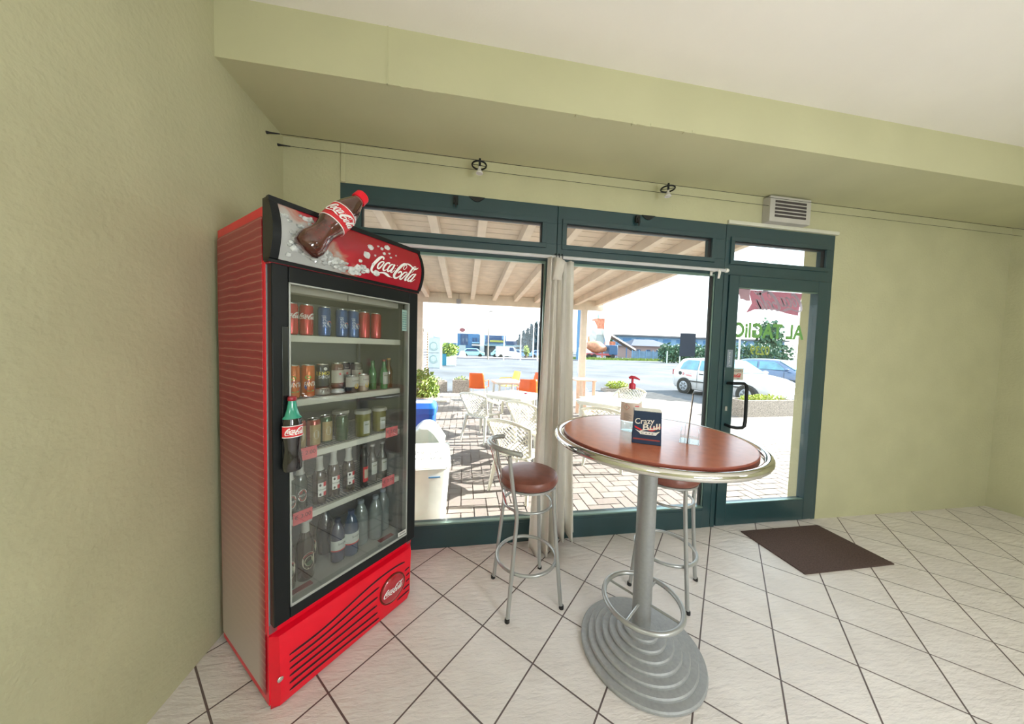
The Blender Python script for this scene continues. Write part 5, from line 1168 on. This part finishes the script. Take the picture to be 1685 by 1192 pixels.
# dark trees
def tree(px, top_, Y, wpx, lab, m, crowns=None, con=True):
    x = at(px, 580, Y).x; h = at(px, top_, Y).z; wd = wpx * (Y + 2.3) / F_PX / 2
    t = thing('tree', (x, Y, GZ), 0, lab, 'tree', 'trees in the distance'); rt = random.Random(int(px * 7 + Y))
    mb = MB()
    if con:
        for i in range(9):
            q = i / 8; mb.leaves((0, 0, h * (.10 + .84 * q)), wd * (1.15 - .75 * q * q), wd * (1.15 - .75 * q * q), h * .12, int(190 * (1 - .6 * q)), h * .13, rt, shell=.2)
    else: mb.leaves((0, 0, h * .6), wd, wd, h * .42, 420, h * .13, rt, shell=.2); mb.leaves((wd * .3, 0, h * .45), wd * .9, wd, h * .35, 200, h * .13, rt, shell=.2)
    mb.build('foliage', m, t, smooth=False); MB().tube([(0, 0, 0), (0, 0, h * .7)], [.25, .12], 8).build('trunk', mat('bark', (.10, .07, .05), .9), t)
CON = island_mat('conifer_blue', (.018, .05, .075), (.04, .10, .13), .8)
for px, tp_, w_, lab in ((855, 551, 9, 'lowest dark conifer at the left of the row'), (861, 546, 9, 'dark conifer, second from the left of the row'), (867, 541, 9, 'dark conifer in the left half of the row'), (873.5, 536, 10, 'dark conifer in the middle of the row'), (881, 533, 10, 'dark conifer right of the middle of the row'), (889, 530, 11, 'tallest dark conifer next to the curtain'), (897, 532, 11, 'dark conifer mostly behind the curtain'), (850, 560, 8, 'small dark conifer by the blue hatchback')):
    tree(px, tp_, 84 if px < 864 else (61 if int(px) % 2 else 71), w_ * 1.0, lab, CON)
tree(866, 568, 50.5, 10, 'low light green bush in front of the dark conifers', LEAF, con=False)
tree(736, 565, 60, 10, 'small green tree by the low far building', LEAFD, con=False)
# blue tall chimney-like mast, cement works on the right
Yc = 70
def cx_(px): return at(px, 580, Yc).x
def cz_(px, py): return at(px, py, Yc).z
o = MB().tube([(0, 0, 0), (0, 0, at(952, 485, 48).z)], at(955.4, 580, 48).x - at(951.8, 580, 48).x, 20).build('blue_column', mat('column_blue', (.06, .17, .30), .6)); o.location = (at(951.8, 580, 48).x, 48, GZ); tag(o, 'tall plain blue column rising behind the porch post', 'column')
t = thing('cement_works', (cx_(986), Yc, GZ), 0, 'orange and white cement works tower with a sloping conveyor', 'industrial plant')
ORW = mat('works_orange', (.50, .16, .09), .7, var=.5, vscale=1.2); WKS = mat('works_white', (.5, .5, .46), .7, var=.2, vscale=1.5); SIL = mat('works_silver', (.75, .76, .76), .5)
a_, b_ = cx_(980.5) - cx_(986), cx_(993) - cx_(986)
MB().box(a_, b_, 0, 3, cz_(986, 541), cz_(986, 524)).build('tower_top', ORW, t); MB().box(a_, b_, 0, 3, cz_(986, 551), cz_(986, 541)).build('tower_middle', WKS, t); MB().box(a_, b_, .1, 2.9, cz_(986, 566), cz_(986, 551)).build('tower_panel', mat('works_pale', (.35, .40, .39), .6), t)
for q in (a_, b_ - .3): MB().box(q, q + .3, .2, .6, 0, cz_(986, 566)).build('tower_leg', ORW, t)
MB().tube([((a_ + b_) / 2, 1.5, cz_(986, 524)), ((a_ + b_) / 2, 1.5, cz_(986, 514))], [.35, .1], 8).build('mast', mat('works_green', (.15, .35, .28), .6), t)
MB().lathe([(0, 0), (.4, 0), (.5, 2.0), (1.0, 4), (1.0, cz_(996, 549) - 2), (.3, cz_(996, 549))], 16, (cx_(995.5) - cx_(986), -1, 2)).build('silo', SIL, t)
MB().lathe([(0, 0), (.3, 0), (.9, 3), (.9, cz_(974, 530) - 3), (.2, cz_(974, 528) - 2)], 16, (cx_(974.5) - cx_(986), 0, 2)).build('silo', WKS, t)
MB().box(cx_(973) - cx_(986), cx_(978) - cx_(986), .5, 2.5, cz_(975, 567), cz_(975, 553)).build('orange_hopper', mat('hopper_orange', (.5, .2, .04), .6), t)
p0 = (cx_(999) - cx_(986), 0, cz_(999, 550)); p1 = (cx_(1041) - cx_(986), -1, cz_(1041, 577)); MB().tube([p0, p1], .55, 4).build('conveyor', mat('conveyor_brown', (.07, .05, .045), .7), t)
for q in (.35, .7, .98): pp = [p0[i] + (p1[i] - p0[i]) * q for i in range(3)]; MB().tube([pp, (pp[0], pp[1], 0)], .14, 5).build('conveyor_leg', HB, t)
MB().box(cx_(1000) - cx_(986), cx_(1012) - cx_(986), 0, 2, cz_(1004, 571), cz_(1004, 562)).build('shed', ORW, t)
t = thing('mixer_truck', (at(983, 580, 60).x, 60, GZ), 0, 'concrete mixer truck with striped drum below the works tower', 'truck')
mb = MB(); mb.lathe([(0, -2.4), (.5, -2.4), (1.35, -.6), (1.35, .6), (.7, 2.2), (0, 2.2)], 20, T=Matrix.Translation((-.4, 0, 2.5)) @ Matrix.Rotation(R(-80), 4, 'Y')); mb.build('drum', mat('drum_orange', (.40, .17, .09), .5, var=.3, vscale=2), t)
MB().box(2.2, 4.2, -1.2, 1.2, .8, 3.0).build('cab', mat('cab_blue', (.015, .07, .16), .4), t, bevel=.1); MB().box(-3, 4.2, -1.1, 1.1, .7, 1.1).build('chassis', mat('chassis_red', (.35, .05, .06), .6), t)
for x in (-2.4, -1.2, 3.1): MB().lathe([(0, -1.2), (.5, -1.2), (.5, 1.2), (0, 1.2)], 16, T=Matrix.Translation((x, 0, .5)) @ Matrix.Rotation(R(90), 4, 'X')).build('wheel', RUBBER, t)
# warehouse and house
Yw = 95
def wx_(px): return at(px, 580, Yw).x
def wz_(px, py): return at(px, py, Yw).z
t = thing('warehouse', (wx_(1015), Yw, GZ), 0, 'long low haze-blue warehouse behind the fence', 'building'); O = wx_(1015)
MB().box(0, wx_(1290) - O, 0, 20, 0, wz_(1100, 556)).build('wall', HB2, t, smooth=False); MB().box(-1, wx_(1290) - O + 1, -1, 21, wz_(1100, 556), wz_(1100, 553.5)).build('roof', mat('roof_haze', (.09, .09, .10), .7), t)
for k_ in range(10):
    a = wx_(1024 + k_ * 22) - O; MB().box(a, a + 3.2, -.1, 0, wz_(1100, 564), wz_(1100, 559)).build('window', HB, t)
t = thing('brown_roofed_house', (at(1072, 580, 74).x, 74, GZ), 0, 'house with low brown hipped roof behind the fence', 'building')
MB().box(-6, 6, 0, 8, 0, at(1072, 570, 74).z).build('wall', mat('house_wall', (.24, .17, .16), .8), t); zr = at(1072, 570, 74).z
mb = MB(); mb.add([(-6.8, -.8, zr), (6.8, -.8, zr), (6.8, 8.8, zr), (-6.8, 8.8, zr), (-3, 4, zr + 2.0), (3, 4, zr + 2.0)], [(0, 1, 5, 4), (1, 2, 5), (2, 3, 4, 5), (3, 0, 4), (3, 2, 1, 0)]); mb.build('roof', mat('roof_brown', (.055, .065, .10), .8), t, smooth=False)
for a in (-4.5, -1.5, 1.5, 4.2): MB().box(a, a + 1.1, -.06, 0, 1.2, 2.4).build('window', HBD, t)
t = thing('metal_fence', (at(1040, 580, 66).x, 66, GZ), 0, 'blue-grey metal fence along the works yard', 'fence'); L_ = at(1130, 580, 66).x - at(1040, 580, 66).x
MB().box(0, L_, 0, .08, 0, 1.9).build('fence_panel', mat('fence_blue', (.10, .17, .24), .7, var=.2, vscale=1), t)
for i in range(9): MB().box(i * L_ / 8 - .08, i * L_ / 8 + .08, -.1, 0, 0, 2.2).build('fence_post', HB2, t)
# hedges
for px0, px1, tp_, Y, lab in ((1088, 1148, 564, 42, 'rounded green hedge behind the window sticker'), (1150, 1206, 567, 47.5, 'lower green hedge behind the white car roof'), (1206, 1300, 563, 44, 'green hedge seen through the door glass')):
    x0_, x1_ = at(px0, 580, Y).x, at(px1, 580, Y).x; h = at((px0 + px1) / 2, tp_, Y).z
    mb = MB(); rh = random.Random(px0); n = 8
    for i in range(n): mb.leaves(((x1_ - x0_) * (i + .5) / n, 0, h * .45), (x1_ - x0_) / n * 1.0, 1.2, h * (.50 + .08 * sin(i * 2.1)), 260, .55, rh, shell=.4)
    o = mb.build('hedge', LEAFD, smooth=False); o.location = (x0_, Y, GZ); tag(o, lab, 'hedge', 'hedges across the road')
tree(1262, 524, 57, 50, 'large dark tree seen through the door glass', LEAFD, con=False)
tree(1002, 548, 92, 12, 'small tree behind the conveyor', LEAFD, con=False)
o = MB().tube([(0, 0, 0), (0, 0, at(1216, 553, 28).z + 3)], .09, 8).build('lamp_post', POLE); o.location = (at(1216, 580, 28).x, 28, GZ); tag(o, 'pale lamp post seen through the door glass', 'pole')
for px in (1098, 1119):
    o = MB().box(-.06, .06, -.06, .06, 0, 1.9).build('fence_stake', mat('stake_pale', (.5, .55, .5), .7)); o.location = (at(px, 580, 38).x, 38, GZ); tag(o, 'pale upright stake in front of the hedge, %s one' % ('left' if px < 1100 else 'right'), 'stake', 'stakes by the hedge')

# ------------------------------------------------------------------ white hatchback
def hatchback(loc, rz, label, paint, full=True):
    t = thing('hatchback_car', loc, rz, label, 'car')   # local +x = forward, y = left
    # stations: x, sill z, belt z, roof z, half width at belt, half width at roof
    ST = [(-1.86, .42, .72, .74, .62, .58), (-1.82, .30, .86, .90, .74, .62), (-1.72, .22, .93, 1.08, .80, .62), (-1.52, .20, .94, 1.36, .82, .60), (-1.30, .18, .94, 1.41, .825, .61), (-.9, .18, .93, 1.43, .83, .62), (-.4, .18, .92, 1.43, .83, .62), (.1, .18, .91, 1.39, .83, .60), (.4, .18, .90, 1.22, .83, .60), (.78, .18, .89, .96, .83, .66), (1.1, .18, .86, .91, .82, .66), (1.45, .20, .80, .85, .79, .62), (1.70, .24, .70, .77, .72, .56), (1.82, .36, .58, .62, .62, .48)]
    NS = 17; vs = []
    for x, zs, zb, zr, wb_, wr_ in ST:
        prof = [(wb_ * .90, zs), (wb_ * .97, zs + .06), (wb_ * 1.0, zs + (zb - zs) * .5), (wb_ * .99, zb - .04), (wb_ * .96, zb), (wr_ + (wb_ * .95 - wr_) * .45, zb + (zr - zb) * .55), (wr_, zr - .03 * (1 if zr - zb > .2 else .3)), (wr_ * .86, zr), (0, zr + .015)]
        ring_ = [(x, -a, b_) for a, b_ in prof] + [(x, a, b_) for a, b_ in reversed(prof[:-1])]
        vs += ring_
    n = len(ST); fs = []
    for i in range(n - 1):
        for k_ in range(NS - 1): fs.append((i * NS + k_, i * NS + k_ + 1, (i + 1) * NS + k_ + 1, (i + 1) * NS + k_))
        fs.append((i * NS + NS - 1, i * NS, (i + 1) * NS, (i + 1) * NS + NS - 1))
    fs += [tuple(range(NS)), tuple((n - 1) * NS + k_ for k_ in range(NS - 1, -1, -1))]
    mb = MB().add(vs, fs); bo = mb.build('car_body', paint, t, ang=50)
    GLC = mat('car_glass', (.05, .20, .27), .06, var=.3, vscale=3, coat=1.0); TR = mat('car_black_trim', (.02, .022, .025), .5)
    for s in (-1, 1):
        def wy(x, z): # side glass plane
            q = max(0, min(1, (z - .93) / .46)); return s * (.797 - .155 * q + .012)
        for nm_, poly in (('rear_side_window', [(-1.42, .97), (-.62, .965), (-.66, 1.33), (-1.16, 1.335), (-1.34, 1.22)]), ('front_side_window', [(-.54, .965), (.52, .955), (.30, 1.16), (.02, 1.33), (-.56, 1.335)])):
            m_ = MB(); m_.prism(poly, lambda a, b_: (a, wy(a, b_) - s * .01, b_), lambda a, b_: (a, wy(a, b_) + s * .004, b_)); m_.build(nm_, GLC, t, smooth=False)
        m_ = MB(); m_.box(-1.1, 1.0, s * .835 - .012, s * .835 + .012, .50, .545); m_.build('rub_strip', TR, t)
        m_ = MB(); m_.box(-.50, -.34, s * .838 - .012, s * .838 + .012, .81, .84); m_.build('door_handle', TR, t)
        m_ = MB(); m_.box(-.592, -.586, s * .836 - .004, s * .836 + .004, .28, .93); m_.box(.48, .486, s * .836 - .004, s * .836 + .004, .28, .90); m_.build('door_gap', TR, t)
        for x in (-1.16, 1.25):
            T_ = Matrix.Translation((x, s * .74, .30)) @ Matrix.Rotation(R(90), 4, 'X')
            MB().lathe([(0, -.115), (.335, -.115), (.335, .115), (0, .115)], 32, T=T_).build('wheel_arch', TR, t)
            wh = MB().lathe([(.17, -.13), (.285, -.13), (.30, -.11), (.30, .11), (.285, .13), (.17, .13)], 32, T=T_).build('wheel', RUBBER, t)
            m_ = MB(); m_.lathe([(0, -.137), (.17, -.137), (.19, -.132), (.19, .132), (.17, .137), (0, .137)], 24, T=T_); hub = m_.build('hubcap', mat('hub_grey', (.30, .33, .36), .4, .4), wh)
            m_ = MB()
            for k_ in range(6): a = k_ * pi / 3; m_.add([T_ @ Vector((.06 * cos(a + o_) if r_ < .1 else r_ * cos(a + o_ * .5), .06 * sin(a + o_) if r_ < .1 else r_ * sin(a + o_ * .5), -s * .1385)) for r_, o_ in ((.06, -.5), (.16, -.5), (.16, .5), (.06, .5))], [(0, 1, 2, 3)])
            m_.build('hub_spokes', mat('hub_dark', (.08, .09, .10), .5), hub)
        m_ = MB(); m_.blob((.62, s * .92, .98), .09, .10, .07, 10, 0); m_.build('wing_mirror', paint, t)
        m_ = MB(); m_.blob((1.67, s * .56, .66), .10, .17, .085, 12, 0); m_.build('headlamp', mat('headlamp', (.62, .66, .68), .1, coat=1), t)
        m_ = MB(); m_.box(-1.845, -1.72, s * .70 - .06, s * .70 + .075, .70, .92); m_.build('tail_lamp', mat('tail_lamp', (.30, .02, .03), .2), t, bevel=.02)
    m_ = MB(); m_.add([(.17, -.57, 1.375), (.17, .57, 1.375), (.80, .62, .975), (.80, -.62, .975)], [(0, 1, 2, 3)]); o = m_.build('windscreen', GLC, t, smooth=False); so = o.modifiers.new('t', 'SOLIDIFY'); so.thickness = .03; so.offset = 0
    m_ = MB(); m_.add([(-1.53, -.52, 1.34), (-1.53, .52, 1.34), (-1.76, .56, .98), (-1.76, -.56, .98)], [(3, 2, 1, 0)]); o = m_.build('rear_window', GLC, t, smooth=False); so = o.modifiers.new('t', 'SOLIDIFY'); so.thickness = .03; so.offset = 0
    m_ = MB(); m_.box(1.78, 1.86, -.58, .58, .24, .42); m_.build('front_bumper', paint, t, bevel=.03); m_ = MB(); [m_.box(1.775, 1.80, -.32, .32, .56 + i * .035, .575 + i * .035) for i in range(3)]; m_.build('radiator_grille', TR, t)
    if full:
        s = -1; m_ = MB(); g = plane((-.98, -.846, .76), (1, 0, 0), (0, 0, 1))
        disc_on(m_, g, -.24, .03, .035, .05, 16, 1); disc_on(m_, plane((-.98, -.847, .76), (1, 0, 0), (0, 0, 1)), -.24, .035, .018, .022, 12, 2)
        rs = random.Random(4)
        for i in range(14): m_.tube([g(-.17 + i * .026, .055 + rs.uniform(-.012, .012)), g(-.155 + i * .026, .065 + rs.uniform(-.015, .015))], .004, 4, m=0)
        for i in range(11): rect_on(m_, g, -.13 + i * .026, -.112 + i * .026, -.005, .012, 1)
        for i in range(9): rect_on(m_, g, -.10 + i * .030, -.080 + i * .030, -.050, -.022, 1)
        m_.build('door_lettering', [BLK, REDL, WHT], t, smooth=False)
        m_ = MB(); m_.lathe([(.075, 0), (.078, .004), (.072, .004)], 20, T=Matrix.Translation((-1.38, -.822, .80)) @ Matrix.Rotation(R(90), 4, 'X')); m_.build('fuel_flap', TR, t)
    return t
hd_ = atan2(-2.40, .30)
cxr = Vector((8.81, 8.35)); fwd = Vector((.124, -.992)); left = Vector((.992, .124))
ctr = cxr + fwd * 1.16 + left * .74
hatchback((ctr.x, ctr.y, -.03), hd_, 'white hatchback with small red lettering on its door, parked outside', mat('car_white', (.50, .50, .50), .25, var=.01, coat=.8))
hatchback((14.9, 9.6, -.03), hd_ + .1, 'dark blue hatchback parked behind the white one', mat('car_blue', (.05, .10, .20), .25, coat=.8), False)
# tall plain wall of trees behind the viewer is not in view: nothing more to build
